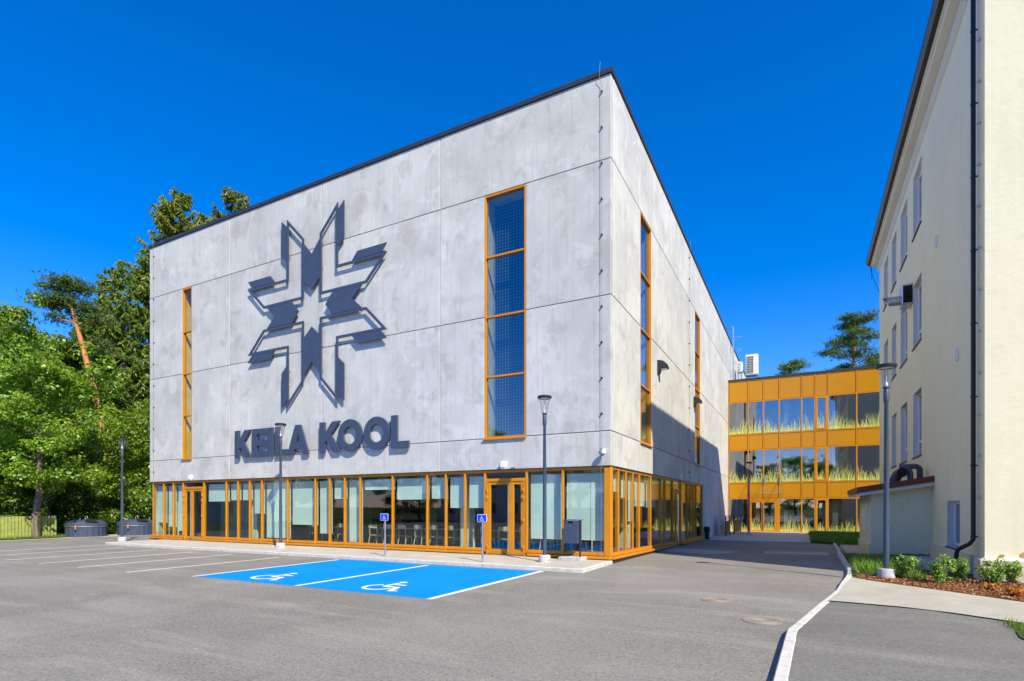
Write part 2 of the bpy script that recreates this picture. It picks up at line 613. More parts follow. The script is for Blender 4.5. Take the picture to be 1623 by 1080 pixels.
M['chair'] = plain("pale birch", (0.56, 0.48, 0.30), 0.5, 0, 0.3, 0.12, 5)
M['white_cloth'] = plain("white tabletop", (0.65, 0.66, 0.64), 0.5)
M['net'] = plain("white ball net", (0.36, 0.40, 0.42), 0.8)
M['print_grass'] = None
M['sign_blue'] = plain("sign blue", (0.008, 0.06, 0.78), 0.35, 0, 0.4, 0.04)
M['sign_white'] = plain("sign white", (0.82, 0.82, 0.82), 0.4, 0, 0.4, 0.03)
M['wire_grey'] = plain("weathered wire", (0.22, 0.225, 0.23), 0.6)
M['joint_grey'] = plain("grey joint sealant", (0.26, 0.26, 0.25), 0.9)
M['iron'] = None
M['fence'] = plain("yellow green fence paint", (0.40, 0.44, 0.115), 0.75, 0, 0.25, 0.18, 5)
M['fence_teal'] = plain("dark teal fence strip", (0.05, 0.16, 0.09), 0.7)
M['bark_grey'] = m_bark("grey brown bark", (0.10, 0.075, 0.055), (0.27, 0.215, 0.165))
M['bark_pale'] = m_bark("pale dead bark", (0.26, 0.22, 0.18), (0.45, 0.40, 0.34))
M['bark_pine'] = m_bark("orange pine bark", (0.36, 0.13, 0.045), (0.66, 0.31, 0.13), 4.0)
M['leaf_maple'] = m_leaf("maple leaves", [(0.10, 0.20, 0.010), (0.17, 0.31, 0.016), (0.25, 0.41, 0.025), (0.34, 0.48, 0.05)], 0.5)
M['leaf_dark'] = m_leaf("dark leaves", [(0.08, 0.16, 0.010), (0.14, 0.255, 0.018), (0.21, 0.35, 0.028)], 0.35)
M['leaf_shrub'] = m_leaf("bright shrub leaves", [(0.10, 0.20, 0.02), (0.19, 0.34, 0.03), (0.30, 0.46, 0.06)], 0.4)
M['leaf_orange'] = m_leaf("orange foliage", [(0.45, 0.10, 0.015), (0.62, 0.22, 0.02), (0.65, 0.38, 0.05)], 0.3)
M['leaf_pink'] = m_leaf("pink flowers", [(0.45, 0.10, 0.25), (0.65, 0.25, 0.42)], 0.3)
M['spruce'] = m_leaf("spruce needles", [(0.075, 0.145, 0.016), (0.14, 0.235, 0.024), (0.225, 0.32, 0.036), (0.32, 0.36, 0.06)], 0.3)
M['spruce_warm'] = m_leaf("cone heavy spruce needles", [(0.085, 0.15, 0.016), (0.17, 0.245, 0.024), (0.28, 0.34, 0.034), (0.43, 0.37, 0.065)], 0.3)
M['pine'] = m_leaf("pine needles", [(0.06, 0.125, 0.022), (0.105, 0.195, 0.03), (0.165, 0.265, 0.04)], 0.2)
M['grass'] = m_leaf("grass blades", [(0.06, 0.13, 0.012), (0.12, 0.22, 0.02), (0.20, 0.30, 0.04)], 0.35)
M['grass_dark'] = m_leaf("lawn blades", [(0.07, 0.16, 0.012), (0.13, 0.25, 0.02)], 0.3)
M['mulch'] = m_leaf("bark mulch chips", [(0.16, 0.06, 0.025), (0.28, 0.115, 0.045), (0.42, 0.21, 0.10)], 0.0)

def m_blue_paint():
    t = NT("blue bay paint")
    v = t.coords()
    n1 = t.noise(v, 0.8, 5, 0.6, 0.4)
    c = t.ramp(n1, [(0.3, (0.001, 0.215, 0.78)), (0.7, (0.001, 0.265, 0.88))])
    g = t.noise(v, 95, 3, 0.8)
    c = t.mix(0.14, c, t.ramp(g, [(0.35, (0.001, 0.11, 0.48)), (0.65, (0.002, 0.38, 0.98))]))
    n2 = t.noise(t.coords((0.6, 2.2, 1)), 1.4, 5, 0.65, 0.5)
    c = t.mix(t.math('MULTIPLY', t.ramp(n2, [(0.56, (0, 0, 0)), (0.74, (1, 1, 1))]), 0.45), c, (0.006, 0.155, 0.58))
    c = t.mix(t.math('MULTIPLY', t.ramp(t.noise(v, 34, 4, 0.8), [(0.66, (0, 0, 0)), (0.72, (1, 1, 1))]), 0.35), c, (0.12, 0.17, 0.28))
    t.principled(c, 0.8, 0, 0.08, bump=g, bump_d=0.005, bump_s=0.5)
    return t.m
M['blue_paint'] = m_blue_paint()

def m_line_paint():
    t = NT("white road paint")
    v = t.coords()
    g = t.noise(v, 60, 4, 0.75)
    c = t.ramp(g, [(0.28, (0.42, 0.41, 0.39)), (0.42, (0.76, 0.76, 0.74))])
    t.principled(c, 0.75, 0, 0.3, bump=g, bump_d=0.004)
    return t.m
M['line'] = m_line_paint()

def m_print():
    t = NT("printed grass vinyl")
    geo = t.n("ShaderNodeNewGeometry")
    c = t.ramp(geo.outputs['Random Per Island'], [(0.0, (0.46, 0.52, 0.05)), (0.5, (0.70, 0.72, 0.12)), (1.0, (0.82, 0.80, 0.36))])
    t.principled(c, 0.4, 0, 0.3)
    return t.m
M['print_grass'] = m_print()

def m_dust():
    t = NT("thin pale dust")
    v = t.coords()
    d = t.n("ShaderNodeBsdfDiffuse")
    d.inputs[0].default_value = (0.5, 0.47, 0.41, 1)
    tr = t.n("ShaderNodeBsdfTransparent")
    mx = t.n("ShaderNodeMixShader")
    f = t.math('MULTIPLY', t.ramp(t.noise(v, 5.0, 6, 0.75), [(0.36, (0, 0, 0)), (0.70, (1, 1, 1))]), 0.5)
    t.l(f, mx.inputs[0]); t.l(tr.outputs[0], mx.inputs[1]); t.l(d.outputs[0], mx.inputs[2])
    t.l(mx.outputs[0], t.out.inputs['Surface'])
    return t.m
M['dust'] = m_dust()

def m_iron():
    t = NT("rusty cast iron cover")
    v = t.coords()
    n1 = t.noise(v, 45, 5, 0.65)
    c = t.ramp(n1, [(0.3, (0.30, 0.25, 0.195)), (0.7, (0.40, 0.345, 0.28))])
    ln = t.n("ShaderNodeVectorMath", operation='LENGTH')
    t.l(v, ln.inputs[0])
    ring = t.math('SINE', t.math('MULTIPLY', ln.outputs['Value'], 150.0))
    c = t.mix(t.math('MULTIPLY', t.ramp(ring, [(0.3, (0, 0, 0)), (0.6, (1, 1, 1))]), 0.6), c, (0.10, 0.085, 0.07))
    t.principled(c, 0.75, 0.2, 0.4, bump=n1, bump_d=0.004)
    return t.m
M['iron'] = m_iron()

def m_ground():
    t = NT("grassy ground")
    v = t.coords()
    n1 = t.noise(v, 0.6, 6, 0.7)
    c = t.ramp(n1, [(0.3, (0.035, 0.06, 0.015)), (0.7, (0.09, 0.13, 0.03))])
    g = t.noise(v, 40, 3, 0.8)
    c = t.mix(0.3, c, t.ramp(g, [(0.3, (0.02, 0.03, 0.01)), (0.7, (0.16, 0.20, 0.06))]))
    t.principled(c, 0.95, 0, 0.1, bump=g, bump_d=0.03)
    return t.m
M['ground'] = m_ground()

def m_soil():
    t = NT("brown mulch soil")
    v = t.coords()
    n1 = t.noise(v, 18, 5, 0.7)
    c = t.ramp(n1, [(0.3, (0.10, 0.04, 0.018)), (0.7, (0.30, 0.14, 0.065))])
    t.principled(c, 0.95, 0, 0.1, bump=n1, bump_d=0.03)
    return t.m
M['soil'] = m_soil()

def m_plinth():
    t = NT("peeling plinth render")
    v = t.coords()
    n1 = t.noise(v, 1.6, 6, 0.65, 1.0)
    c = t.ramp(n1, [(0.3, (0.60, 0.56, 0.44)), (0.7, (0.72, 0.68, 0.55))])
    n2 = t.noise(v, 2.6, 4, 0.6, 1.4)
    c = t.mix(t.math('MULTIPLY', t.ramp(n2, [(0.62, (0, 0, 0)), (0.66, (1, 1, 1))]), 0.5), c, (0.42, 0.38, 0.31))
    t.principled(c, 0.9, 0, 0.2, bump=t.noise(v, 25, 5, 0.7), bump_d=0.01)
    return t.m
M['plinth'] = m_plinth()
M['stone_patch'] = plain("exposed rubble", (0.50, 0.30, 0.12), 0.95, 0, 0.2, 0.35, 14, 0.01)

# ------------------------------------------------------------------ ground levels
def sstep(a, b, x):
    x = min(1.0, max(0.0, (x - a) / (b - a)))
    return x * x * (3 - 2 * x)

def road_z(x, y):
    return -0.1 - 0.2 * min(1.0, max(0.0, y / 17.0)) * sstep(-3.0, -0.5, x)

def grid_mesh(name, xs, ys, zf, mat, inside=None, parent=None):
    vs = []; idx = {}; fs = []
    for i, x in enumerate(xs):
        for j, y in enumerate(ys):
            idx[(i, j)] = len(vs)
            vs.append((x, y, zf(x, y)))
    for i in range(len(xs) - 1):
        for j in range(len(ys) - 1):
            if inside and not inside(0.5 * (xs[i] + xs[i+1]), 0.5 * (ys[j] + ys[j+1])):
                continue
            fs.append((idx[(i, j)], idx[(i+1, j)], idx[(i+1, j+1)], idx[(i, j+1)]))
    me = bpy.data.meshes.new(name)
    me.from_pydata(vs, [], fs)
    me.polygons.foreach_set('use_smooth', [True] * len(fs))
    me.update()
    return link_mesh(name, me, mat, parent)

def frange(a, b, s):
    n = max(1, int(round((b - a) / s)))
    return [a + (b - a) * i / n for i in range(n + 1)]

far = [-700, -350, -180, -100, -70]
gx = far + frange(-55, 30, 1.0) + [45, 70, 120, 220, 400, 700]
gy = [-700, -350, -180, -100, -60] + frange(-45, 50, 1.0) + [70, 100, 160, 300, 700]
terrain = grid_mesh("terrain", gx, gy, lambda x, y: road_z(x, y) - 0.06, M['ground'])
terrain["kind"] = "structure"

asphalt = grid_mesh("asphalt_road", frange(-32, 6.5, 0.5), frange(-60, 30, 0.5), road_z, M['asphalt'],
                    inside=lambda x, y: not (x < -0.4 and y > 0.4 and x > -24) and not (x > 5.25 and y < -8) and not (x > 5.5 and y < -5) and not (y > 17.2))
asphalt["kind"] = "structure"

# ------------------------------------------------------------------ kerbs and pavements
def kerb_line(root, pts, w, ztop, length=0.8, depth=0.3, seed=1):
    """pts: left top edge; w: width to the right; ztop(x,y)"""
    P = [Vector((p[0], p[1])) for p in pts]
    cum = [0.0]
    for a, b in zip(P[:-1], P[1:]):
        cum.append(cum[-1] + (b - a).length)
    nrm = []
    for i in range(len(P)):
        t = (P[min(i+1, len(P)-1)] - P[max(i-1, 0)]).normalized()
        nrm.append(Vector((t.y, -t.x)))
    def at(s):
        for i in range(len(P) - 1):
            if s <= cum[i+1] + 1e-9:
                f = (s - cum[i]) / (cum[i+1] - cum[i])
                return P[i].lerp(P[i+1], f), nrm[i].lerp(nrm[i+1], f).normalized()
        return P[-1], nrm[-1]
    n = max(1, int(cum[-1] / length))
    rg = random.Random(seed)
    for k in range(n):
        s0 = cum[-1] * k / n + 0.006
        s1 = cum[-1] * (k + 1) / n - 0.006
        (a, na), (b, nb) = at(s0), at(s1)
        j = rg.uniform(-0.003, 0.003)
        za, zb = ztop(a.x, a.y) + j, ztop(b.x, b.y) + j
        c = 0.014
        a2, b2 = a + na * w, b + nb * w
        prof = []
        for (p, nn, z) in ((a, na, za), (b, nb, zb)):
            q = p + nn * w
            i0, i1 = p + nn * c, q - nn * c
            prof.append([(p.x, p.y, z - depth), (p.x, p.y, z - c), (i0.x, i0.y, z), (i1.x, i1.y, z), (q.x, q.y, z - c), (q.x, q.y, z - depth)])
        m = MB()
        vs = prof[0] + prof[1]
        fs = [(5, 4, 3, 2, 1, 0), (6, 7, 8, 9, 10, 11)] + [(i, i+1, i+7, i+6) for i in range(5)]
        m.add(vs, fs).build("kerb_stone", M['kerb'], root)

KERB_R = [(4.80, -16.8), (4.86, -13.0), (4.90, -10.5), (4.98, -7.5), (5.42, -4.9), (5.83, -2.75), (6.08, -0.9), (6.20, 0.6), (6.24, 2.2), (6.25, 4.0), (6.31, 7.5), (6.47, 12.3), (6.5, 15.6)]
def drop(y):
    return sstep(-8.2, -6.9, y) * (1 - sstep(-3.4, -2.2, y))
def kerb_r_z(x, y):
    base = 0.0 if y < 4 else 0.0 - 0.18 * sstep(4, 15, y)
    return base - 0.085 * drop(y)
kr = struct_root("kerb_right", (6, -3, 0))
kerb_line(kr, KERB_R, 0.13, kerb_r_z, 0.8, 0.3, 3)

def kx(y):
    for (a, b) in zip(KERB_R[:-1], KERB_R[1:]):
        if a[1] <= y <= b[1]:
            return a[0] + (b[0] - a[0]) * (y - a[1]) / (b[1] - a[1])
    return KERB_R[0][0] if y < KERB_R[0][1] else KERB_R[-1][0]

def right_z(x, y):
    d = max(0.0, x - kx(y))
    return kerb_r_z(x, y) + 0.085 * drop(y) * min(1.0, d / 1.6) - 0.012

def strip_mesh(name, ys, x0f, x1f, zf, mat, nx=10, parent=None, dz=0.0):
    vs = []; fs = []
    for y in ys:
        for i in range(nx + 1):
            x = x0f(y) + (x1f(y) - x0f(y)) * i / nx
            vs.append((x, y, zf(x, y) + dz))
    for j in range(len(ys) - 1):
        for i in range(nx):
            a = j * (nx + 1) + i
            fs.append((a, a + 1, a + nx + 2, a + nx + 1))
    me = bpy.data.meshes.new(name)
    me.from_pydata(vs, [], fs)
    me.polygons.foreach_set('use_smooth', [True] * len(fs))
    me.update()
    return link_mesh(name, me, mat, parent)

# newer asphalt walkway right of the kerb (up to the sand-grey path)
def path_lo(x):   # lower edge of the pale path
    return -4.62 - (x - 5.6) * 0.58
def path_hi(x):
    return -1.38 - (x - 6.16) * 1.0
pav_r = strip_mesh("asphalt_walkway", frange(-17.5, -1.0, 0.3), lambda y: kx(y) + 0.10, lambda y: 30.0 if y < -9 else 9.5, right_z, M['asphalt_dark'], 60)
pav_r["kind"] = "structure"
def poly_sheet(name, pts, z, mat, kind="structure", parent=None, thick=0.0):
    m = MB()
    if thick:
        m.prism([(p[0], p[1], z - thick) for p in pts][::-1], (0, 0, thick))
    else:
        m.add([(p[0], p[1], z if len(p) < 3 else p[2]) for p in pts], [tuple(range(len(pts)))])
    o = m.build(name, mat, parent)
    if kind:
        o["kind"] = kind
    return o

def curve_sheet(name, lo, hi, zf, mat, n=8, dz=0.004):
    """sheet between two polylines given as equal length point lists"""
    vs = []; fs = []
    for a, b in zip(lo, hi):
        for i in range(n + 1):
            x = a[0] + (b[0] - a[0]) * i / n; y = a[1] + (b[1] - a[1]) * i / n
            vs.append((x, y, zf(x, y) + dz))
    for j in range(len(lo) - 1):
        for i in range(n):
            k = j * (n + 1) + i
            fs.append((k, k + n + 1, k + n + 2, k + 1))
    me = bpy.data.meshes.new(name)
    me.from_pydata(vs, [], fs)
    me.update()
    o = link_mesh(name, me, mat)
    o["kind"] = "structure"
    return o

p_lo = [(5.57, -4.62), (5.84, -4.74), (6.6, -5.14), (7.2, -5.52), (7.8, -5.92), (8.6, -6.5), (9.6, -7.3), (12, -9.2), (16, -12.5)]
p_hi = [(6.18, -1.30), (6.5, -1.78), (7.14, -2.40), (7.5, -2.76), (7.87, -3.13), (8.51, -3.79), (9.4, -4.6), (11.8, -6.6), (16, -10)]
paved_path = curve_sheet("paved_path", p_lo, p_hi, right_z, M['path'], 12, 0.02)

# grass corner at the lower right
gc = poly_sheet("lawn_edge", [(7.78, -5.98, right_z(7.78, -5.98) + 0.008), (8.6, -6.6, 0.0), (10, -7.8, 0.0), (10, -12, 0.0), (7.75, -9.0, 0.0), (7.58, -7.1, 0.0)], 0.0, M['ground'])
gc.location.z += 0.004

# bed surface: terrain between path, kerb, annex and cream building
bed = strip_mesh("planting_bed", frange(-7.0, 4.8, 0.3), lambda y: max(kx(y) + 0.10, (6.18 - (y + 1.30) / 1.0) if y < -1.3 else 0), lambda y: 16.0,
                 lambda x, y: 0.0 + 0.012 * math.sin(3.1 * x + 2 * y), M['soil'], 30)
bed["kind"] = "structure"
lawn = strip_mesh("lawn", frange(-0.9, 5.1, 0.3), lambda y: kx(y) + 0.12, lambda y: 7.55 + 0.05 * y, lambda x, y: 0.025 + 0.012 * math.sin(3.1 * x + 2 * y), M['ground'], 8)
lawn["kind"] = "structure"
apron = poly_sheet("concrete_apron", [(7.6, 1.2), (8.75, 0.2), (8.75, 5.1), (7.9, 5.1)], 0.055, M['foot'])

# raised lawn behind, next to the amber wing
back_step = poly_sheet("paved_landing", [(6.62, 7.2), (8.8, 7.2), (8.8, 12.3), (6.62, 12.3)], -0.06, M['pavers'], thick=0.3)
back_lawn = poly_sheet("back_lawn", [(5.55, 17.1), (6.62, 15.9), (6.62, 12.3), (8.8, 12.3), (8.8, 29.4), (5.55, 29.4)], -0.17, M['ground'], thick=0.2)
entry_pave = poly_sheet("entrance_paving", [(0.0, 17.2), (5.55, 17.2), (5.55, 29.68), (0.0, 29.68)], -0.285, M['pavers'], thick=0.12)

# front pavement along the glazed facade
pave = MB().box(-23.1, -0.08, -2.5, 0.35, -0.25, 0.0).build("front_pavement", M['pavers'])
pave["kind"] = "structure"
kf = struct_root("kerb_front", (-12, -2.6, 0))
kerb_line(kf, [(0.06, -2.64), (-23.24, -2.64)], 0.138, lambda x, y: 0.002, 1.0, 0.3, 5)
kerb_line(kf, [(-0.076, -2.495), (-0.076, -0.05)], 0.13, lambda x, y: 0.0 + 0.0 * y, 0.85, 0.3, 6)
kerb_line(kf, [(-23.243, -2.495), (-23.243, 0.3)], 0.14, lambda x, y: 0.0, 1.0, 0.3, 7)

# sandy strip and verge on the far left
verge = curve_sheet("grass_verge", [(-31.55, -12), (-30.95, -4.2), (-31.25, -1.2), (-32.3, 0.4)], [(-36, -12), (-36, -4.2), (-36, -1.2), (-36, 0.4)], lambda x, y: -0.06, M['ground'], 4)
sand = curve_sheet("sand_edge", [(-31.1, -12), (-30.2, -4.2), (-30.35, -1.4), (-30.2, 0.2), (-29.2, 2.6), (-26, 5.6)], [(-31.6, -12), (-31.0, -4.2), (-31.3, -1.2), (-32.4, 0.5), (-32.8, 2.8), (-30, 8)], lambda x, y: -0.1, M['path'], 3, 0.012)

# painted markings: children of the asphalt
def road_rect(name, x0, x1, y0, y1, mat, lift):
    m = MB()
    z = -0.1 + lift
    m.add([(x0, y0, z), (x1, y0, z), (x1, y1, z), (x0, y1, z)], [(0, 1, 2, 3)])
    return m.build(name, mat, asphalt)
road_rect("blue_bay_paint", -8.24, -1.02, -7.80, -2.80, M['blue_paint'], 0.004)
road_rect("marking_line", -8.34, -8.22, -7.86, -2.98, M['line'], 0.008)
road_rect("marking_line", -4.74, -4.62, -7.80, -2.98, M['line'], 0.008)
road_rect("marking_line", -1.12, -0.98, -7.84, -2.75, M['line'], 0.008)
for x in (-10.68, -13.20, -15.5, -17.8, -20.25, -22.6):
    road_rect("marking_line", x - 0.055, x + 0.055, -8.15, -3.35, M['line'], 0.005)

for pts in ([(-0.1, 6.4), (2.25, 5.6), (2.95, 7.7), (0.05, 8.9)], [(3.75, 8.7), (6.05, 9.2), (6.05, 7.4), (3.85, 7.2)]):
    MB().add([(p[0], p[1], road_z(p[0], p[1]) + 0.008) for p in pts], [tuple(range(len(pts)))]).build("pale_patch", M['patch'], asphalt)  # two paler flat sheets just above the drive surface

for (p, q, w) in (((0.35, -8.4), (2.65, -7.45), 0.13), ((0.9, -5.7), (3.5, -4.75), 0.12), ((2.2, -5.0), (5.2, -4.6), 0.2)):
    d = (Vector(q) - Vector(p)).normalized(); nn = Vector((-d.y, d.x))
    vs, fs = [], []
    rgq = random.Random(int(w * 1000))
    for k in range(25):
        c0_ = Vector(p).lerp(Vector(q), k / 24) + nn * 0.05 * math.sin(k * 0.5)
        hw = w * (0.35 + 0.65 * math.sin(math.pi * (k + 0.5) / 25)) * rgq.uniform(0.5, 1.0)
        a_, b_ = c0_ - nn * hw, c0_ + nn * hw
        vs += [(a_.x, a_.y, -0.1 + 0.004), (b_.x, b_.y, -0.1 + 0.004)]
    fs = [(2*k, 2*k + 1, 2*k + 3, 2*k + 2) for k in range(24)]
    MB().add(vs, fs).build("dust_streak", M['dust'], asphalt)

def wheelchair(m, ox, oy, s, to3d, flat=0.0):
    """access symbol drawn in a unit square (0..1); to3d maps (u,v) to 3d"""
    def poly(pts):
        m.add([to3d(ox + p[0] * s, oy + p[1] * s) for p in pts], [tuple(range(len(pts)))])
    def arc(cx, cy, r, a0, a1, w, n=20):
        for i in range(n):
            t0 = R(a0 + (a1 - a0) * i / n); t1 = R(a0 + (a1 - a0) * (i + 1) / n)
            poly([(cx + (r-w) * math.cos(t0), cy + (r-w) * math.sin(t0)), (cx + r * math.cos(t0), cy + r * math.sin(t0)),
                  (cx + r * math.cos(t1), cy + r * math.sin(t1)), (cx + (r-w) * math.cos(t1), cy + (r-w) * math.sin(t1))])
    arc(0.40, 0.30, 0.30, 118, 352, 0.075)
    k = 14
    poly([(0.40 + 0.078 * math.cos(2*math.pi*i/k), 0.915 + 0.078 * math.sin(2*math.pi*i/k)) for i in range(k)])
    poly([(0.355, 0.80), (0.355, 0.40), (0.435, 0.36), (0.445, 0.80)])
    poly([(0.445, 0.68), (0.445, 0.60), (0.68, 0.60), (0.68, 0.68)])
    poly([(0.435, 0.44), (0.435, 0.355), (0.66, 0.355), (0.70, 0.44)])
    poly([(0.66, 0.355), (0.78, 0.06), (0.86, 0.095), (0.745, 0.40), (0.70, 0.44)])
    poly([(0.78, 0.06), (0.80, 0.0), (0.95, 0.06), (0.93, 0.13), (0.86, 0.095)])

for ox in (-7.05, -3.45):
    m = MB()
    wheelchair(m, ox, -7.45, 1.3, lambda u, v: (u, v, -0.1 + 0.008))
    m.build("wheelchair_marking", M['line'], asphalt)

# manhole covers
def manhole(x, y, r, label):
    t = thing("manhole_cover", label, "manhole", (x, y, -0.1), "manhole covers in the drive")
    c = (x, y, -0.1)
    MB().lathe([(r, -0.04), (r, 0.010), (r * 0.90, 0.010), (r * 0.90, 0.004)], 40, c, False).build("rim", M['iron'], t)
    m = MB()
    prof = [(r * 0.885, -0.02), (r * 0.885, 0.009)]
    q = 0.80
    while q > 0.12:
        prof += [(r * q, 0.009), (r * (q - 0.012), 0.0045), (r * (q - 0.05), 0.0045), (r * (q - 0.062), 0.009)]
        q -= 0.14
    prof += [(0.001, 0.009)]
    m.lathe(prof, 40, c, False)
    m.build("lid", M['iron'], t)
manhole(3.72, -5.37, 0.25, "farther rusty round manhole cover in the asphalt drive")
manhole(4.61, -7.03, 0.28, "nearer rusty round manhole cover close to the kerb bend")

# ------------------------------------------------------------------ concrete school hall
HALL_X0, HALL_Y1 = -24.5, 48.0
hall = thing("concrete_school_building", "tall concrete building with amber framed ground floor glazing and strip windows", "building", (0, 0, 0))
ZB, Z1, Z2, Z3, ZT = 2.90, 3.97, 8.14, 12.31, 14.90
G = 0.011       # half joint
TH = 0.22

def panel_front(x0, x1, z0, z1):
    MB().cbox(x0 + G, x1 - G, 0.0, TH, z0 + G, z1 - G, 0.012).build("wall_panel", M['concrete'], hall)
def panel_side(y0, y1, z0, z1):
    MB().cbox(-TH, 0.0, y0 + G, y1 - G, z0 + G, z1 - G, 0.012).build("wall_panel", M['concrete'], hall)

FX = [-24.5, -18.11, -12.22, -6.34, 0.0]
FW = [(-21.72, -20.96), (-4.50, -2.92)]      # strip windows, front
for a, b in zip(FX[:-1], FX[1:]):
    b2 = b - 0.0
    panel_front(a, b2, Z3, ZT)
    panel_front(a, b2, ZB - G, Z1)
    w = [q for q in FW if a < q[0] < b]
    segs = [(a, b2)] if not w else [(a, w[0][0]), (w[0][1], b2)]
    for (p, q) in segs:
        panel_front(p, q, Z1, Z2)
        panel_front(p, q, Z2, Z3)
SY = [TH + 0.001, 6.22, 12.12, 18.0, 24.0, 30.0, 36.0, 42.0, 48.0]
SW = [(3.40, 5.0), (14.72, 16.40)]
for k, (a, b) in enumerate(zip(SY[:-1], SY[1:])):
    panel_side(a, b, Z3, ZT)
    if a < 17:
        panel_side(a, b, ZB - G, Z1)
    else:
        panel_side(a, b, -0.6, Z1)
    w = [q for q in SW if a < q[0] < b]
    segs = [(a, b)] if not w else [(a, w[0][0]), (w[0][1], b)]
    for (p, q) in segs:
        panel_side(p, q, Z1, Z2)
        panel_side(p, q, Z2, Z3)
# sealant strips set back in the joints
m = MB()
for z in (Z1, Z2, Z3):
    for a, b in ((HALL_X0, FW[0][0] - 0.02), (FW[0][1] + 0.02, FW[1][0] - 0.02), (FW[1][1] + 0.02, -0.03)):
        m.box(a + 0.02, b, 0.05, 0.08, z - 0.03, z + 0.03)
    ys = [0.26, SW[0][0] - 0.02, SW[0][1] + 0.02, SW[1][0] - 0.02, SW[1][1] + 0.02, HALL_Y1 - 0.02]
    for a, b in zip(ys[::2], ys[1::2]):
        m.box(-0.08, -0.05, a, b, z - 0.03, z + 0.03)
m.build("horizontal_joint_sealant", M['sealant'], hall)
m = MB()
for x in FX[1:-1]:
    m.box(x - 0.03, x + 0.03, 0.012, 0.04, ZB + 0.02, ZT - 0.02)
for y in SY[1:-1]:
    m.box(-0.04, -0.012, y - 0.03, y + 0.03, (ZB if y < 17.9 else -0.5) + 0.02, ZT - 0.02)
m.build("vertical_joint_sealant", M['joint_grey'], hall)
# side and back walls (unseen) and roof
MB().box(HALL_X0, HALL_X0 + TH, TH + 0.002, HALL_Y1, -0.3, ZT - 0.01).build("side_wall", M['concrete'], hall)
MB().box(HALL_X0 + TH, -TH, HALL_Y1 - TH, HALL_Y1, -0.3, ZT - 0.01).build("back_wall", M['concrete'], hall)
MB().box(HALL_X0 + TH, -TH, TH, HALL_Y1 - TH, 14.3, 14.6).build("roof_slab", M['trim'], hall)
m = MB()
m.box(HALL_X0 - 0.05, 0.05, -0.05, 0.30, ZT, 15.04)
m.box(-0.30, 0.05, 0.302, HALL_Y1 + 0.05, ZT, 15.04)
m.box(HALL_X0 - 0.05, HALL_X0 + 0.3, 0.302, HALL_Y1 + 0.05, ZT, 15.04)
m.build("parapet_cap", M['trim'], hall)
# floor slab between canteen and hall, canteen room
MB().box(HALL_X0 + TH + .002, -TH - .002, TH + 0.004, 30, 2.96, 3.35).build("floor_slab", M['int_wall'], hall)
MB().box(HALL_X0 + TH + .004, -0.1, 0.12, 20, -0.24, -0.012).build("canteen_floor", M['int_floor'], hall)
m = MB()
m.box(HALL_X0 + TH + .004, -9.0, 8.0, 8.2, -0.01, 2.95)
m.box(-9.0, -8.8, 8.2, 19.5, -0.01, 2.95)
m.box(-8.8, -0.24, 19.3, 19.5, -0.01, 2.95)
m.build("canteen_back_wall", M['int_dark'], hall)
MB().box(HALL_X0 + TH + 0.01, HALL_X0 + TH + 0.12, 0.3, 8.0, -0.01, 2.95).build("canteen_side_wall", M['int_wall'], hall)
m = MB()
m.box(-17.0, -16.8, 2.2, 8.0, -0.01, 2.95)
m.box(-22.0, -16.8, 2.2, 2.36, -0.01, 2.95)
m.build("canteen_partition", M['int_wall'], hall)
for (x, y) in ((-23.2, 0.75), (-17.35, 0.9), (-11.45, 0.9), (-11.45, 6.4), (-5.75, 0.9), (-5.75, 6.4), (-1.1, 5.2), (-1.1, 11.2), (-1.1, 16.2)):
    MB().cbox(x - 0.2, x + 0.2, y - 0.2, y + 0.2, -0.011, 2.955, 0.012).build("interior_column", M['column'], hall)
# gym hall interior behind strip windows
m = MB()
m.box(-23.6, -0.6, 14.0, 14.2, 3.36, 14.29)
m.build("hall_back_wall", M['int_dark'], hall)

# ---- ground floor glazing, front
FM = [-24.26, -23.35, -22.53, -21.72, -20.09, -18.42, -17.59, -16.78, -15.97, -14.32, -12.67, -11.85, -11.03, -10.21, -8.58, -6.96, -6.14, -5.33, -4.51, -2.91, -1.62, -0.26]
DOORS_F = {3: 'narrow', 18: 'main'}
HEAD0, HEAD1 = 2.80, 2.888
SILL = 0.22
gy0, gy1 = 0.03, 0.17        # mullion depth
m = MB().cbox(-24.33, -0.02, gy0, gy1, HEAD0, HEAD1, 0.006)
m.build("head_rail", M['orange'], hall)
m = MB().box(-24.4, -0.001, -0.02, gy1 + 0.02, 2.8885, 2.8985)
m.build("head_flashing", M['sill_brown'], hall)
for x in FM:
    if x < -0.3:
        mu = MB().cbox(x - 0.032, x + 0.032, gy0 - 0.01, 0.072, 0.108, HEAD0 - 0.001, 0.005).build("mullion", M['orange'], hall)
        MB().box(x - 0.02, x + 0.02, 0.098, 0.145, 0.225, HEAD0 - 0.002).build("mullion_rib", M['orange'], mu)
# corner post
MB().cbox(-0.25, -0.015, 0.012, 0.24, 0.03, 2.885, 0.02).build("corner_post", M['orange'], hall)
# sill pieces between doors
def sill_run(x0, x1):
    MB().cbox(x0, x1, gy0 - 0.005, gy1, 0.12, SILL, 0.008).build("bottom_rail", M['orange'], hall)
    MB().cbox(x0, x1, -0.085, gy1, 0.03, 0.105, 0.008).build("sill", M['orange'], hall)
    MB().box(x0, x1, -0.02, gy1, -0.012, 0.028).build("plinth_strip", M['anthracite_dark'], hall)
sill_run(-24.45, -21.78); sill_run(-20.03, -4.58); sill_run(-2.85, 0.0)

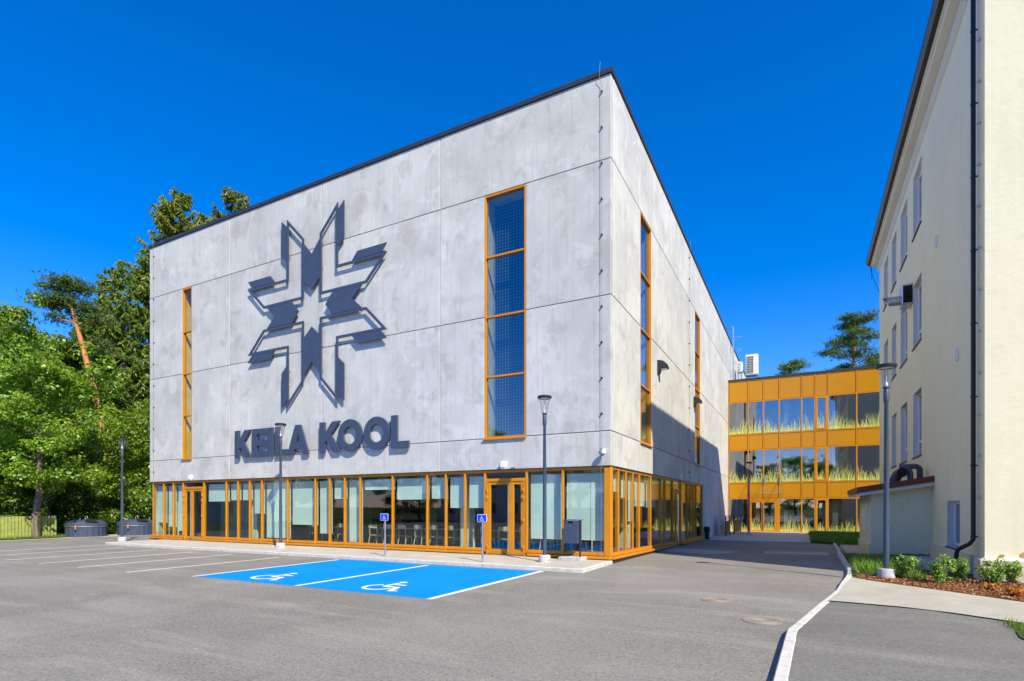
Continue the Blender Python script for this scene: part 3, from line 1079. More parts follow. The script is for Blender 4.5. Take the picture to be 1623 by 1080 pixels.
# blinds: fraction of the pane height that is covered, per bay (front)
BF = {0: .74, 1: .82, 2: .9, 4: .30, 5: .28, 6: .28, 7: .53, 8: .97, 9: .72, 10: .86, 11: .27, 12: .985, 13: .13, 14: .29, 15: .28, 16: .42, 17: .42, 19: .84, 20: .84}
for k in range(len(FM) - 1):
    a, b = FM[k] + 0.008, FM[k + 1] - 0.008
    if k in DOORS_F:
        MB().box(a, b, 0.076, 0.092, 2.60, HEAD0).build("pane", M['glass'], hall)
        MB().cbox(a + .001, b - .001, gy0, gy1, 2.50, 2.60, 0.006).build("transom", M['orange'], hall)
        continue
    if k == len(FM) - 2:
        b = -0.25
    MB().box(a, b, 0.076, 0.092, SILL, HEAD0).build("pane", M['glass'], hall)
    if k in BF:
        ht = 2.62 - (2.62 - 0.2) * BF[k]
        mm = MB()
        mm.box(a + 0.045, b - 0.045, 0.26, 0.263, ht, 2.66)
        mm.tube([(a + 0.045, 0.265, ht), (b - 0.045, 0.265, ht)], 0.012, 6)
        mm.tube([(a + 0.04, 0.29, 2.68), (b - 0.04, 0.29, 2.68)], 0.035, 8)
        mm.build("roller_blind", M['blind'], hall)

def door_front(a, b, wide_left, parent):
    d = MB().prism([(a, gy0 + .002, 0.0), (a, gy0 + .002, 2.499), (b, gy0 + .002, 2.499), (b, gy0 + .002, 0.0), (b - 0.07, gy0 + .002, 0.0), (b - 0.07, gy0 + .002, 2.492), (a + 0.07, gy0 + .002, 2.492), (a + 0.07, gy0 + .002, 0.0)], (0, gy1 - gy0, 0))
    dr = d.build("door", M['orange'], parent)
    split = a + (b - a) * (0.64 if wide_left else 0.40)
    l1 = door_leaf_in(dr, a + 0.072, split - 0.003)
    l2 = door_leaf_in(dr, split + 0.003, b - 0.072)
    hx = split - 0.06 if wide_left else split + 0.06
    hm = MB()
    hm.tube([(hx, -0.035, 0.18), (hx, -0.035, 2.35)], 0.022, 10)
    for z in (0.3, 1.3, 2.2):
        hm.tube([(hx, -0.035, z), (hx, 0.06, z)], 0.01, 6)
    hm.build("pull_handle", M['brushed'], dr, True)
    for z in (0.3, 1.2, 1.95, 2.2):
        for xx in (a + 0.06, b - 0.06):
            hg = MB()
            hg.cbox(xx - 0.025, xx + 0.025, 0.0, 0.055, z - 0.05, z + 0.05, 0.008)
            hg.tube([(xx, -0.004, z - 0.06), (xx, -0.004, z + 0.06)], 0.014, 8)
            hg.build("hinge", M['orange'], dr)
    MB().box(a - 0.05, b + 0.05, -0.10, gy1, -0.02, 0.018).build("threshold", M['steel'], dr)

def door_leaf_in(dr, x0, x1):
    fr = 0.10
    y = 0.05
    zb, zt = 0.03, 2.49
    mb = MB()
    mb.cbox(x0, x0 + fr, y, y + 0.07, zb, zt, 0.005)
    mb.cbox(x1 - fr, x1, y, y + 0.07, zb, zt, 0.005)
    mb.box(x0 + fr, x1 - fr, y + .004, y + 0.066, zt - fr, zt - .002)
    mb.box(x0 + fr, x1 - fr, y + .004, y + 0.066, zb + .002, zb + 0.17)
    leaf = mb.build("door_leaf", M['orange'], dr)
    g = MB().box(x0 + fr, x1 - fr, y + 0.03, y + 0.045, zb + 0.17, zt - fr).build("door_pane", M['glass'], dr)
    return leaf
door_front(FM[3] + 0.046, FM[4] - 0.046, False, hall)
door_front(FM[18] + 0.046, FM[19] - 0.046, True, hall)

# ---- ground floor glazing, right side (follows the slope of the drive)
SM = [0.30, 0.86, 1.71, 2.54, 3.38, 5.06, 6.79, 7.59, 9.13, 11.03, 12.74, 13.60, 14.44, 15.33, 17.35]
def sz(y):
    return -0.30 * min(1.0, y / 17.0)
sx0, sx1 = -0.17, -0.03
MB().cbox(sx0, sx1, 0.245, 17.49, HEAD0, HEAD1, 0.006).build("head_rail", M['orange'], hall)
MB().box(-0.19, 0.02, 0.2, 17.55, 2.8885, 2.8985).build("head_flashing", M['sill_brown'], hall)
for y in SM[1:]:
    mu = MB().cbox(-0.072, sx1 + 0.01, y - 0.032, y + 0.032, sz(y) + 0.108, HEAD0 - 0.001, 0.005).build("mullion", M['orange'], hall)
    MB().box(-0.13, -0.098, y - 0.018, y + 0.018, sz(y) + 0.225, HEAD0 - 0.002).build("mullion_rib", M['orange'], mu)
MB().box(-TH, -0.012, 17.5, 18.0, -0.6, ZB - G - 0.003).build("wall_panel", M['concrete'], hall)
BS = {0: .78, 1: .2, 2: .28, 3: .62, 4: .4, 5: .42}
for k in range(len(SM) - 1):
    a, b = SM[k] + 0.008, SM[k + 1] - 0.008
    z0 = 0.5 * (sz(a) + sz(b))
    if k == 8:
        MB().box(-0.092, -0.076, a, b, 2.45, HEAD0).build("pane", M['glass'], hall)
        MB().cbox(sx0, sx1, a + .001, b - .001, 2.36, 2.45, 0.006).build("transom", M['orange'], hall)
        # side entrance door
        d = MB().prism([(sx0, a, z0 + .02), (sx0, a, 2.359), (sx0, b, 2.359), (sx0, b, z0 + .02), (sx0, b - .07, z0 + .02), (sx0, b - .07, 2.352), (sx0, a + .07, 2.352), (sx0, a + .07, z0 + .02)], (sx1 + .004 - sx0, 0, 0))
        dr = d.build("door", M['orange'], hall)
        mid = a + (b - a) * 0.45
        for (p, q) in ((a + 0.072, mid - .003), (mid + .003, b - 0.072)):
            mb = MB()
            mb.cbox(-0.12, -0.05, p, p + 0.1, z0 + 0.03, 2.35, 0.005)
            mb.cbox(-0.12, -0.05, q - 0.1, q, z0 + 0.03, 2.35, 0.005)
            mb.box(-0.116, -0.054, p + 0.1, q - 0.1, 2.25, 2.348)
            mb.box(-0.116, -0.054, p + 0.1, q - 0.1, z0 + 0.032, z0 + 0.2)
            mb.build("door_leaf", M['orange'], dr)
            MB().box(-0.095, -0.08, p + 0.1, q - 0.1, z0 + 0.2, 2.25).build("door_pane", M['glass'], dr)
            hy = q - 0.05 if p < mid - 0.2 and q < mid else p + 0.05
            MB().tube([(0.035, hy, z0 + 0.25), (0.035, hy, 2.2)], 0.022, 8).build("pull_handle", M['brushed'], dr, True)
        continue
    if k == 0:
        a = 0.24
    MB().box(-0.092, -0.076, a, b, z0 + SILL, HEAD0).build("pane", M['glass'], hall)
    if k in BS:
        ht = 2.62 - 2.4 * BS[k]
        mm = MB()
        mm.box(-0.263, -0.26, a + 0.06, b - 0.06, ht, 2.66)
        mm.tube([(-0.265, a + 0.06, ht), (-0.265, b - 0.06, ht)], 0.012, 6)
        mm.tube([(-0.29, a + 0.05, 2.68), (-0.29, b - 0.05, 2.68)], 0.035, 8)
        mm.build("roller_blind", M['blind'], hall)
def side_sill(y0, y1):
    for (x1, za, zb, nm, mt) in ((sx1 + .005, 0.12, SILL, "bottom_rail", 'orange'), (0.085, 0.03, 0.105, "sill", 'orange'), (0.02, -0.25, 0.028, "plinth_strip", 'anthracite_dark')):
        m = MB()
        m.add([(sx0, y0, sz(y0) + za), (x1, y0, sz(y0) + za), (x1, y0, sz(y0) + zb), (sx0, y0, sz(y0) + zb),
               (sx0, y1, sz(y1) + za), (x1, y1, sz(y1) + za), (x1, y1, sz(y1) + zb), (sx0, y1, sz(y1) + zb)],
              [(0, 1, 2, 3), (7, 6, 5, 4), (0, 4, 5, 1), (1, 5, 6, 2), (2, 6, 7, 3), (3, 7, 4, 0)])
        m.build(nm, M[mt], hall)
side_sill(0.002, 9.17); side_sill(10.98, 17.5)

# ---- strip windows
def strip_window(a, b, side, net, lining):
    """a..b along the facade; side False = front (y=0), True = right face (x=0)"""
    z0, z1 = 3.965, Z3 - 0.008
    def T(u, d, z):            # u along the facade, d depth inwards
        return (u, d, z) if not side else (-d, u, z)
    def B(mb, u0, u1, d0, d1, za, zb, c=0.005):
        if not side:
            mb.cbox(u0, u1, d0, d1, za, zb, c)
        else:
            mb.cbox(-d1, -d0, u0, u1, za, zb, c)
        return mb
    fw = 0.055
    mb = MB()
    B(mb, a + .003, a + fw, 0.0, 0.16, z0, z1)
    B(mb, b - fw, b - .003, 0.0, 0.16, z0, z1)
    B(mb, a + fw + .001, b - fw - .001, 0.004, 0.16, z1 - 0.07, z1 - .001)
    B(mb, a + fw + .001, b - fw - .001, 0.004, 0.16, z0 + .001, z0 + 0.06)
    w = mb.build("strip_window", M['orange'], hall)
    sl = MB()
    B(sl, a - 0.03, b + 0.03, -0.075, 0.06, z0 - 0.05, z0 - 0.004, 0.006)
    sl.build("window_sill", M['orange'], w)
    n = 4
    lo, hi = z0 + 0.06, z1 - 0.07
    for i in range(n):
        za = lo + (hi - lo) * i / n; zb = lo + (hi - lo) * (i + 1) / n
        if i:
            tm = MB(); B(tm, a + fw + .001, b - fw - .001, 0.02, 0.14, za - 0.03, za + 0.03)
            tm.build("window_transom", M['orange'], w)
        gm = MB(); B(gm, a + fw, b - fw, 0.09, 0.105, za + (0.03 if i else 0), zb - (0.03 if i < n-1 else 0), 0.001)
        gm.build("window_pane", M['glass_strip'] if net else M['glass'], w)
    # lining of the opening
    lm = MB()
    B(lm, a - 0.03, a - 0.001, 0.225, 0.75, z0, z1); B(lm, b + 0.001, b + 0.03, 0.225, 0.75, z0, z1)
    B(lm, a - 0.03, b + 0.03, 0.225, 0.75, z1 + .001, z1 + 0.04); B(lm, a - 0.03, b + 0.03, 0.225, 0.75, z0 - 0.05, z0 - .001)
    lm.build("window_lining", M[lining], w)
    if net:
        nm = MB()
        r = 0.0036
        u = a + 0.08
        while u < b + 0.1:
            B(nm, u - r, u + r, 0.55, 0.56, z0, z1 - 0.1, 0.001); u += 0.11
        z = z0 + 0.05
        while z < z1 - 0.1:
            B(nm, a + 0.03, b - 0.03, 0.562, 0.57, z - r, z + r, 0.001); z += 0.11
        o = nm.build("ball_net", M['net'], w)
        o["kind"] = "stuff"
    else:
        lb = MB(); B(lb, a - 0.3, b + 1.6, 1.1, 1.14, z0 - 0.2, z1)
        lb.build("inner_wall", M['plywood'], w)
for (a, b), nt in zip(FW, (False, True)):
    strip_window(a, b, False, nt, 'plywood' if not nt else 'column')
for (a, b) in SW:
    strip_window(a, b, True, True, 'column')

# ------------------------------------------------------------------ emblem on the facade
EX, EZ = -12.67, 9.81
ED0, ED1 = -0.15, -0.11
emb = thing("star_emblem", "large dark grey eight-pointed folk star emblem mounted on the concrete facade", "emblem", (EX, -0.25, EZ))
def e3(p):
    return (EX + p[0], ED0, EZ + p[1])
def inset(poly, d):
    n = len(poly); out = []
    for i in range(n):
        p0, p1, p2 = Vector(poly[i-1]), Vector(poly[i]), Vector(poly[(i+1) % n])
        e1 = (p1 - p0).normalized(); e2 = (p2 - p1).normalized()
        n1 = Vector((-e1.y, e1.x)); n2 = Vector((-e2.y, e2.x))
        k = (n1 + n2)
        k = k / max(0.2, (1 + n1.dot(n2)))
        out.append(tuple(p1 + k * d))
    return out
qa, qp, qb, qq = 0.46, 2.95, 1.47, 3.98
quad = [(qa, qa), (qp, qa), (qq, qb), (qb, qb), (qb, qq), (qa, qp)]
par = [(1.485, 2.22), (1.80, 2.50), (1.80, 3.965), (1.485, 3.69)]
chev = [(-0.445, 2.73), (-0.445, 1.165), (0.0, 0.765), (0.445, 1.165), (0.445, 2.73), (0.0, 2.215)]
DEP = (0, ED1 - ED0, 0)
for sx in (1, -1):
    for sz_ in (1, -1):
        out_p = [(x * sx, z * sz_) for x, z in quad]
        in_p = [(x * sx, z * sz_) for x, z in inset(quad, 0.105)]
        MB().ring([e3(p) for p in out_p], [e3(p) for p in in_p], DEP).build("outline_ribbon", M['anthracite'], emb)
        MB().prism([e3((x * sx, z * sz_)) for x, z in par], DEP).build("fin", M['anthracite'], emb)
        MB().prism([e3((z * sx, x * sz_)) for x, z in par], DEP).build("fin", M['anthracite'], emb)
        for (px, pz) in ((0.51, 1.6), (0.51, 2.6), (1.42, 2.4), (2.4, 1.42), (1.6, 0.51), (2.6, 0.51)):
            x, z = EX + px * sx, EZ + pz * sz_
            MB().tube([(x, ED1 - 0.002, z), (x, 0.01, z)], 0.018, 6).build("standoff", M['steel'], emb)
for k in range(4):
    pts = []
    for x, z in chev:
        for _ in range(k):
            x, z = z, -x
        pts.append(e3((x, z)))
    MB().prism(pts, DEP).build("chevron", M['anthracite'], emb)

# ------------------------------------------------------------------ lettering
LT0, LT1 = -0.145, -0.06      # front and back of the letters
lett = thing("facade_lettering", "dark grey raised capital letters reading KEILA KOOL on the facade", "lettering", (-12.6, -0.15, 3.83))
ZL, ZH = 3.83, 5.06
Hh = ZH - ZL
SWT = 0.29
def letter(polys, rings=()):
    m = MB()
    for i, P in enumerate(polys):
        e = 0.0015 * i
        m.prism([(x, LT0 + e, z) for x, z in P], (0, LT1 - LT0 - 2 * e, 0))
    for o, i in rings:
        m.ring([(x, LT0, z) for x, z in o], [(x, LT0, z) for x, z in i], (0, LT1 - LT0, 0))
    m.build("letter", M['anthracite'], lett)
def rect(x0, x1, z0, z1):
    return [(x0, z0), (x1, z0), (x1, z1), (x0, z1)]
def L_K(x, w):
    s = SWT
    return [rect(x, x + s, ZL, ZH),
            [(x + s, ZL + 0.50), (x + s + 0.06, ZL + 0.42), (x + w, ZH), (x + w - 0.42, ZH), (x + s, ZL + 0.76)],
            [(x + s + 0.02, ZL + 0.62), (x + w - 0.38, ZL), (x + w + 0.02, ZL), (x + s + 0.30, ZL + 0.76)]]
letter(L_K(-17.55, 1.08))
x = -16.38
letter([rect(x, x + SWT, ZL, ZH), rect(x + SWT - .01, x + 0.91, ZL, ZL + 0.245), rect(x + SWT - .01, x + 0.91, ZH - 0.245, ZH), rect(x + SWT - .01, x + 0.91, ZL + 0.49, ZL + 0.735)])
letter([rect(-15.38, -15.03, ZL, ZH)])
x = -14.88
letter([rect(x, x + SWT, ZL, ZH), rect(x + SWT - .01, x + 0.76, ZL, ZL + 0.25)])
cxA = -13.49
letter([[(cxA - 0.64, ZL), (cxA - 0.29, ZL), (cxA + 0.02, ZH - 0.28), (cxA + 0.14, ZH), (cxA - 0.16, ZH)],
        [(cxA + 0.64, ZL), (cxA + 0.16, ZH), (cxA - 0.14, ZH), (cxA - 0.0, ZH - 0.30), (cxA + 0.29, ZL)],
        [(cxA - 0.32, ZL + 0.23), (cxA + 0.32, ZL + 0.23), (cxA + 0.24, ZL + 0.45), (cxA - 0.24, ZL + 0.45)]])
letter(L_K(-12.23, 1.12))
def L_O(cx):
    n = 36
    o = [(cx + 0.635 * math.cos(2*math.pi*i/n), ZL + Hh/2 + 0.635 * math.sin(2*math.pi*i/n)) for i in range(n)]
    q = [(cx + 0.345 * math.cos(2*math.pi*i/n), ZL + Hh/2 + 0.345 * math.sin(2*math.pi*i/n)) for i in range(n)]
    letter([], [(o, q)])
L_O(-10.58); L_O(-9.22)
x = -8.50
letter([rect(x, x + SWT, ZL, ZH), rect(x + SWT - .01, x + 0.83, ZL, ZL + 0.25)])
for x in (-17.4, -16.2, -15.2, -14.7, -13.8, -13.2, -12.1, -11.05, -10.1, -9.7, -8.75, -8.3):
    MB().tube([(x, LT1 - 0.004, 4.0), (x, 0.01, 4.0)], 0.015, 6).build("standoff", M['steel'], lett)

# ------------------------------------------------------------------ small things on the hall walls
def conductor(name, label, path, step):
    t = thing(name, label, "lightning rod", path[0], "lightning conductors on the concrete wall")
    MB().tube(path, 0.006, 6).build("wire", M['wire_grey'], t)
    return t
t = conductor("lightning_conductor", "thin lightning conductor wire down the facade beside the building corner", [(-0.31, -0.07, 0.05), (-0.30, -0.04, 1.4), (-0.31, -0.035, 2.5), (-0.30, -0.045, 8), (-0.30, -0.045, 14.6), (-0.36, -0.09, 14.88), (-0.33, -0.075, 15.3)], 1)
z = 3.4
while z < 14.6:
    MB().cbox(-0.325, -0.275, -0.06, 0.004, z - 0.03, z + 0.03, 0.006).build("clip", M['anthracite_dark'], t); z += 1.1
t = conductor("lightning_conductor", "thin lightning conductor wire down the right concrete face between its two strip windows", [(0.045, 12.9, 2.95), (0.045, 12.9, 14.7), (0.09, 12.9, 14.9), (0.08, 12.9, 15.3)], 1)
z = 3.4
while z < 14.6:
    MB().cbox(-0.004, 0.06, 12.87, 12.93, z - 0.03, z + 0.03, 0.006).build("clip", M['anthracite_dark'], t); z += 1.1
t = conductor("lightning_conductor", "faint lightning conductor wire at the far left edge of the facade", [(-24.1, -0.035, 0.1), (-24.1, -0.035, 14.8), (-24.1, -0.07, 14.9), (-24.1, -0.07, 15.3)], 1)
z = 3.4
while z < 14.6:
    MB().cbox(-24.125, -24.075, -0.05, 0.004, z - 0.03, z + 0.03, 0.006).build("clip", M['anthracite_dark'], t); z += 1.1

def downlight(x, y, side, label):
    t = thing("door_light", label, "wall light", (x, y, 2.95), "white lights above the doors")
    if not side:
        MB().cbox(x - 0.12, x + 0.12, -0.16, 0.004, 2.93, 3.17, 0.04).build("housing", M['white'], t, True)
        MB().cbox(x - 0.09, x + 0.09, -0.13, -0.02, 2.905, 2.935, 0.01).build("diffuser", M['sign_white'], t)
    else:
        MB().cbox(-0.004, 0.16, y - 0.12, y + 0.12, 2.93, 3.17, 0.04).build("housing", M['white'], t, True)
        MB().cbox(0.02, 0.13, y - 0.09, y + 0.09, 2.905, 2.935, 0.01).build("diffuser", M['sign_white'], t)
downlight(-3.71, -0.05, False, "white light above the main front entrance door")
downlight(-20.95, -0.05, False, "white light above the narrow door at the left end of the facade")
downlight(0.05, 10.35, True, "white light above the side door on the right face")

def sconce(y, label):
    t = thing("wall_sconce", label, "wall light", (0, y, 7.3), "dark wall sconces on the right face")
    m = MB()
    pr = [(0.0, 0.0), (0.0, 0.42), (0.10, 0.42), (0.26, 0.36), (0.38, 0.24), (0.42, 0.10), (0.40, 0.06), (0.14, 0.10), (0.06, -0.12), (0.0, -0.12)]
    m.prism([(a, y - 0.14, 7.1 + b) for a, b in pr], (0, 0.28, 0))
    m.build("shade", M['anthracite_dark'], t)
    MB().box(0.15, 0.38, y - 0.11, y + 0.11, 7.145, 7.165).build("diffuser", M['sign_white'], t)
sconce(6.1, "dark wall sconce beside the nearer strip window of the right face")
sconce(15.0 - 0.6, "dark wall sconce beside the farther strip window of the right face")

t = thing("security_camera", "small white security camera on the wall just left of the building corner", "camera", (-0.22, -0.05, 3.35), "security cameras")
MB().cbox(-0.28, -0.16, -0.06, 0.004, 3.28, 3.42, 0.02).build("mount", M['white'], t)
MB().tube([(-0.22, -0.05, 3.37), (-0.20, -0.14, 3.36)], 0.022, 8).build("arm", M['white'], t)
MB().lathe([(0.0, -0.09), (0.07, -0.07), (0.09, 0.0), (0.085, 0.05), (0.0, 0.07)], 16, (-0.20, -0.18, 3.33), False).build("dome", M['white'], t, True)

# ------------------------------------------------------------------ canteen furniture
def make_chair():
    t = thing("canteen_chair", "", "chair", (0, 0, 0), "pale wooden canteen chairs behind the glass")
    m = MB()
    MB().cbox(-0.20, 0.20, -0.20, 0.20, 0.46, 0.49, 0.01).build("seat", M['chair'], t)
    MB().cbox(-0.21, 0.21, 0.215, 0.24, 0.76, 0.93, 0.01).build("backrest", M['chair'], t)
    for sx in (-1, 1):
        MB().tube([(0.19 * sx, -0.18, 0.0), (0.17 * sx, -0.16, 0.46)], 0.018, 6).build("leg", M['chair'], t)
        MB().tube([(0.21 * sx, 0.27, 0.0), (0.18 * sx, 0.18, 0.46), (0.185 * sx, 0.228, 0.92)], 0.018, 6).build("leg", M['chair'], t)
    MB().box(-0.17, 0.17, -0.17, -0.15, 0.40, 0.455).build("apron", M['chair'], t)
    return t
ch0 = make_chair()
spots = []
for i, x in enumerate((-14.05, -13.25, -12.35, -10.55, -9.75, -9.0, -8.2, -7.45, -6.7, -5.15, -4.4, -3.55, -2.75, -1.95)):
    spots.append((x, 1.35, math.pi + 0.12 * math.sin(7 * i)))
rgc = random.Random(4)
for i, (x, y, rz) in enumerate(spots):
    o = ch0 if i == 0 else copy_tree(ch0)
    o.location = (x, y, -0.012)
    o.rotation_euler = (0, 0, rz)
    o["label"] = ["first", "second", "third", "fourth", "fifth", "sixth", "seventh", "eighth", "ninth", "tenth", "eleventh", "twelfth", "thirteenth", "last"][i] + " pale wooden chair from the left in the row behind the front glazing"
for i, (x0, x1) in enumerate(((-14.2, -12.2), (-10.7, -8.7), (-8.4, -6.4), (-5.4, -3.4), (-2.9, -1.4))):
    t = thing("canteen_table", ["first", "second", "third", "fourth", "last"][i] + " pale canteen table from the left behind the row of chairs", "table", ((x0 + x1) / 2, 2.1, 0), "canteen tables behind the glass")
    MB().cbox(x0, x1, 1.72, 2.48, 0.72, 0.75, 0.008).build("table_top", M['white_cloth'], t)
    for (a, b) in ((x0 + .08, 1.8), (x1 - .08, 1.8), (x0 + .08, 2.4), (x1 - .08, 2.4)):
        MB().tube([(a, b, -0.012), (a, b, 0.72)], 0.022, 6).build("leg", M['chair'], t)

# ------------------------------------------------------------------ amber wing
YW = 29.71
ZG = -0.30
wing = thing("amber_school_wing", "three storey glazed wing with amber panels and printed grass on its windows", "building", (0, YW, ZG))
WX = [0.02, 1.46, 2.53, 3.61, 5.10, 5.96, 6.79, 8.56, 10.3, 12.0]
bands = [(-0.3, 2.25, 'glass'), (2.25, 3.46, 'panel'), (3.46, 5.99, 'glass'), (5.99, 7.21, 'panel'), (7.21, 9.71, 'glass'), (9.71, 11.38, 'panel')]
rgw = random.Random(11)
def grass_print(parent, x0, x1, z0, h, seed, y):
    rg = random.Random(seed)
    vs, fs = [], []
    x = x0 + 0.02
    while x < x1 - 0.02:
        hh = h * rg.uniform(0.35, 1.0) * (0.75 + 0.25 * math.sin(3 * x + seed))
        lean = rg.uniform(-0.45, 0.45) * hh
        w = rg.uniform(0.016, 0.034)
        n = 6
        b = len(vs)
        yy = y - 0.0006 * (b // 14 % 5)
        for i in range(n + 1):
            t = i / n
            cx = x + lean * t * t
            cx = min(x1 - 0.004, max(x0 + 0.004, cx))
            ww = w * (1 - t) ** 0.7 * 0.5
            zz = z0 + hh * (t - 0.10 * abs(lean) / hh * t * t * 2)
            vs += [(max(x0 + .002, cx - ww), yy, zz), (min(x1 - .002, cx + ww), yy, zz)]
        for i in range(n):
            fs.append((b + 2*i, b + 2*i + 1, b + 2*i + 3, b + 2*i + 2))
        x += rg.uniform(0.014, 0.045)
    MB().add(vs, fs).build("grass_print", M['print_grass'], parent)
mw = 0.04
for i in range(len(WX) - 1):
    a, b = WX[i] + mw, WX[i + 1] - mw
    if i == 0:
        a = WX[0] + 0.07
    for j, (z0, z1, kind) in enumerate(bands):
        if kind == 'panel':
            # shadow-gap panel with a thin raised edge
            pm = MB().cbox(a + .012, b - .012, YW + 0.03, YW + 0.06, z0 + 0.055, z1 - 0.055, 0.006)
            pm.build("facade_panel", M['amber'], wing)
        else:
            if j == 0 and i in (1, 2):
                continue
            oa, ob, p0, p1 = a, b, z0 + 0.06, z1 - 0.04
            if i == 5:           # narrow opening light with its own frame
                fm = MB()
                fm.cbox(a, a + 0.12, YW - 0.01, YW + 0.07, p0, p1, 0.006); fm.cbox(b - 0.12, b, YW - 0.01, YW + 0.07, p0, p1, 0.006)
                fm.cbox(a + .121, b - .121, YW - 0.008, YW + 0.068, p1 - 0.12, p1 - .001, 0.006); fm.cbox(a + .121, b - .121, YW - 0.008, YW + 0.068, p0 + .001, p0 + 0.13, 0.006)
                fm.build("opening_window_frame", M['orange'], wing)
                oa, ob, p0, p1 = a + 0.12, b - 0.12, p0 + 0.13, p1 - 0.12
            pane = MB().box(oa, ob, YW + 0.05, YW + 0.065, p0, p1).build("pane", M['glass_coated'], wing)
            grass_print(pane, oa, ob, p0, 1.5 if j else 1.35, 17 * i + j, YW + 0.046)
for i, x in enumerate(WX):
    w = mw if i else 0.06
    for (z0, z1) in ([(-0.3, 11.38)] if i != 2 else [(2.25, 11.38)]):
        MB().cbox(x - (w if i else 0.0), x + w, YW, YW + 0.10, z0, z1, 0.006).build("mullion", M['orange'], wing)
for z in (2.25, 3.46, 5.99, 7.21, 9.71, 11.36):
    for i in range(len(WX) - 1):
        MB().cbox(WX[i] + mw + .002 + (0.022 if i == 0 else 0), WX[i + 1] - mw - .002, YW + .004, YW + 0.09, z - 0.045, z + 0.035, 0.005).build("rail", M['orange'], wing)
MB().box(0.0, 12.0, YW - 0.04, YW + 0.35, 11.40, 11.53).build("roof_edge", M['trim'], wing)
MB().box(0.02, 12.0, YW - 0.02, YW + 0.1, -0.32, -0.241).build("base_strip", M['orange'], wing)
# entrance door of the wing
d = MB()
a, b = WX[1] + mw, WX[3] - mw
d.cbox(a, a + 0.08, YW - 0.01, YW + 0.08, -0.28, 2.2, 0.005); d.cbox(b - 0.16, b, YW - 0.01, YW + 0.08, -0.28, 2.2, 0.005)
d.cbox(a + .081, b - .161, YW - .008, YW + 0.078, 2.06, 2.199, 0.005)
dr = d.build("entrance_door", M['orange'], wing)
mid = a + (b - a) * 0.47
for n_, (p, q) in enumerate(((a + 0.082, mid - .003), (mid + .003, b - 0.162))):
    mb = MB()
    mb.cbox(p, p + 0.11, YW, YW + 0.06, -0.27, 2.055, 0.005); mb.cbox(q - 0.11, q, YW, YW + 0.06, -0.27, 2.055, 0.005)
    mb.box(p + .11, q - .11, YW + .003, YW + .057, 1.95, 2.053); mb.box(p + .11, q - .11, YW + .003, YW + .057, -0.268, -0.14)
    mb.build("door_leaf", M['orange'], dr)
    pn = MB().box(p + .11, q - .11, YW + 0.03, YW + 0.04, -0.14, 1.95).build("door_pane", M['glass_coated'], dr)
    grass_print(dr, p + .11, q - .11, -0.14, 1.3, 91 + n_, YW + 0.026)
MB().tube([(mid + 0.07, YW - 0.07, -0.1), (mid + 0.07, YW - 0.07, 1.95)], 0.025, 8).build("pull_handle", M['brushed'], dr, True)
# glass canopy on rods
cp = MB().cbox(1.09, 4.02, YW - 1.05, YW - 0.02, 2.66, 2.685, 0.004).build("entrance_canopy", M['glass_lamp'], wing)
m = MB()
m.box(1.09, 4.02, YW - 1.06, YW - 1.045, 2.655, 2.69)
for x in (1.55, 2.6, 3.65):
    m.tube([(x, YW - 0.8, 2.70), (x, YW + 0.02, 3.75)], 0.016, 6)
    m.tube([(x, YW - 0.8, 2.62), (x, YW - 0.8, 2.74)], 0.035, 8)
    m.cbox(x - 0.05, x + 0.05, YW - 0.04, YW + 0.01, 3.3, 3.8, 0.01)
m.build("canopy_rods", M['steel'], cp)
# wall core, slabs and rooms
m = MB()
for z in (-0.32, 2.75, 6.5, 10.2):
    m.box(0.06, 12.0, YW + 0.22, YW + 6.0, z, z + 0.18)
m.box(0.06, 12.0, YW + 5.9, YW + 6.0, -0.3, 11.3)
m.build("rooms", M['int_dark'], wing)
m = MB()
for x in (3.9, 7.1):
    m.box(x, x + 0.35, YW + 0.6, YW + 0.95, -0.13, 11.2)
m.build("interior_columns", M['column'], wing)
m = MB()
for z0, z1 in ((2.3, 2.74), (3.0, 3.4), (6.03, 6.49), (6.69, 7.15), (9.75, 10.19), (10.4, 11.3)):
    m.box(0.06, 12.0, YW + 0.11, YW + 0.2, z0, z1)
m.build("spandrel_backing", M['int_dark'], wing)
MB().box(0.02, 12.0, YW + 0.36, YW + 18.0, 11.2, 11.36).build("roof", M['trim'], wing)

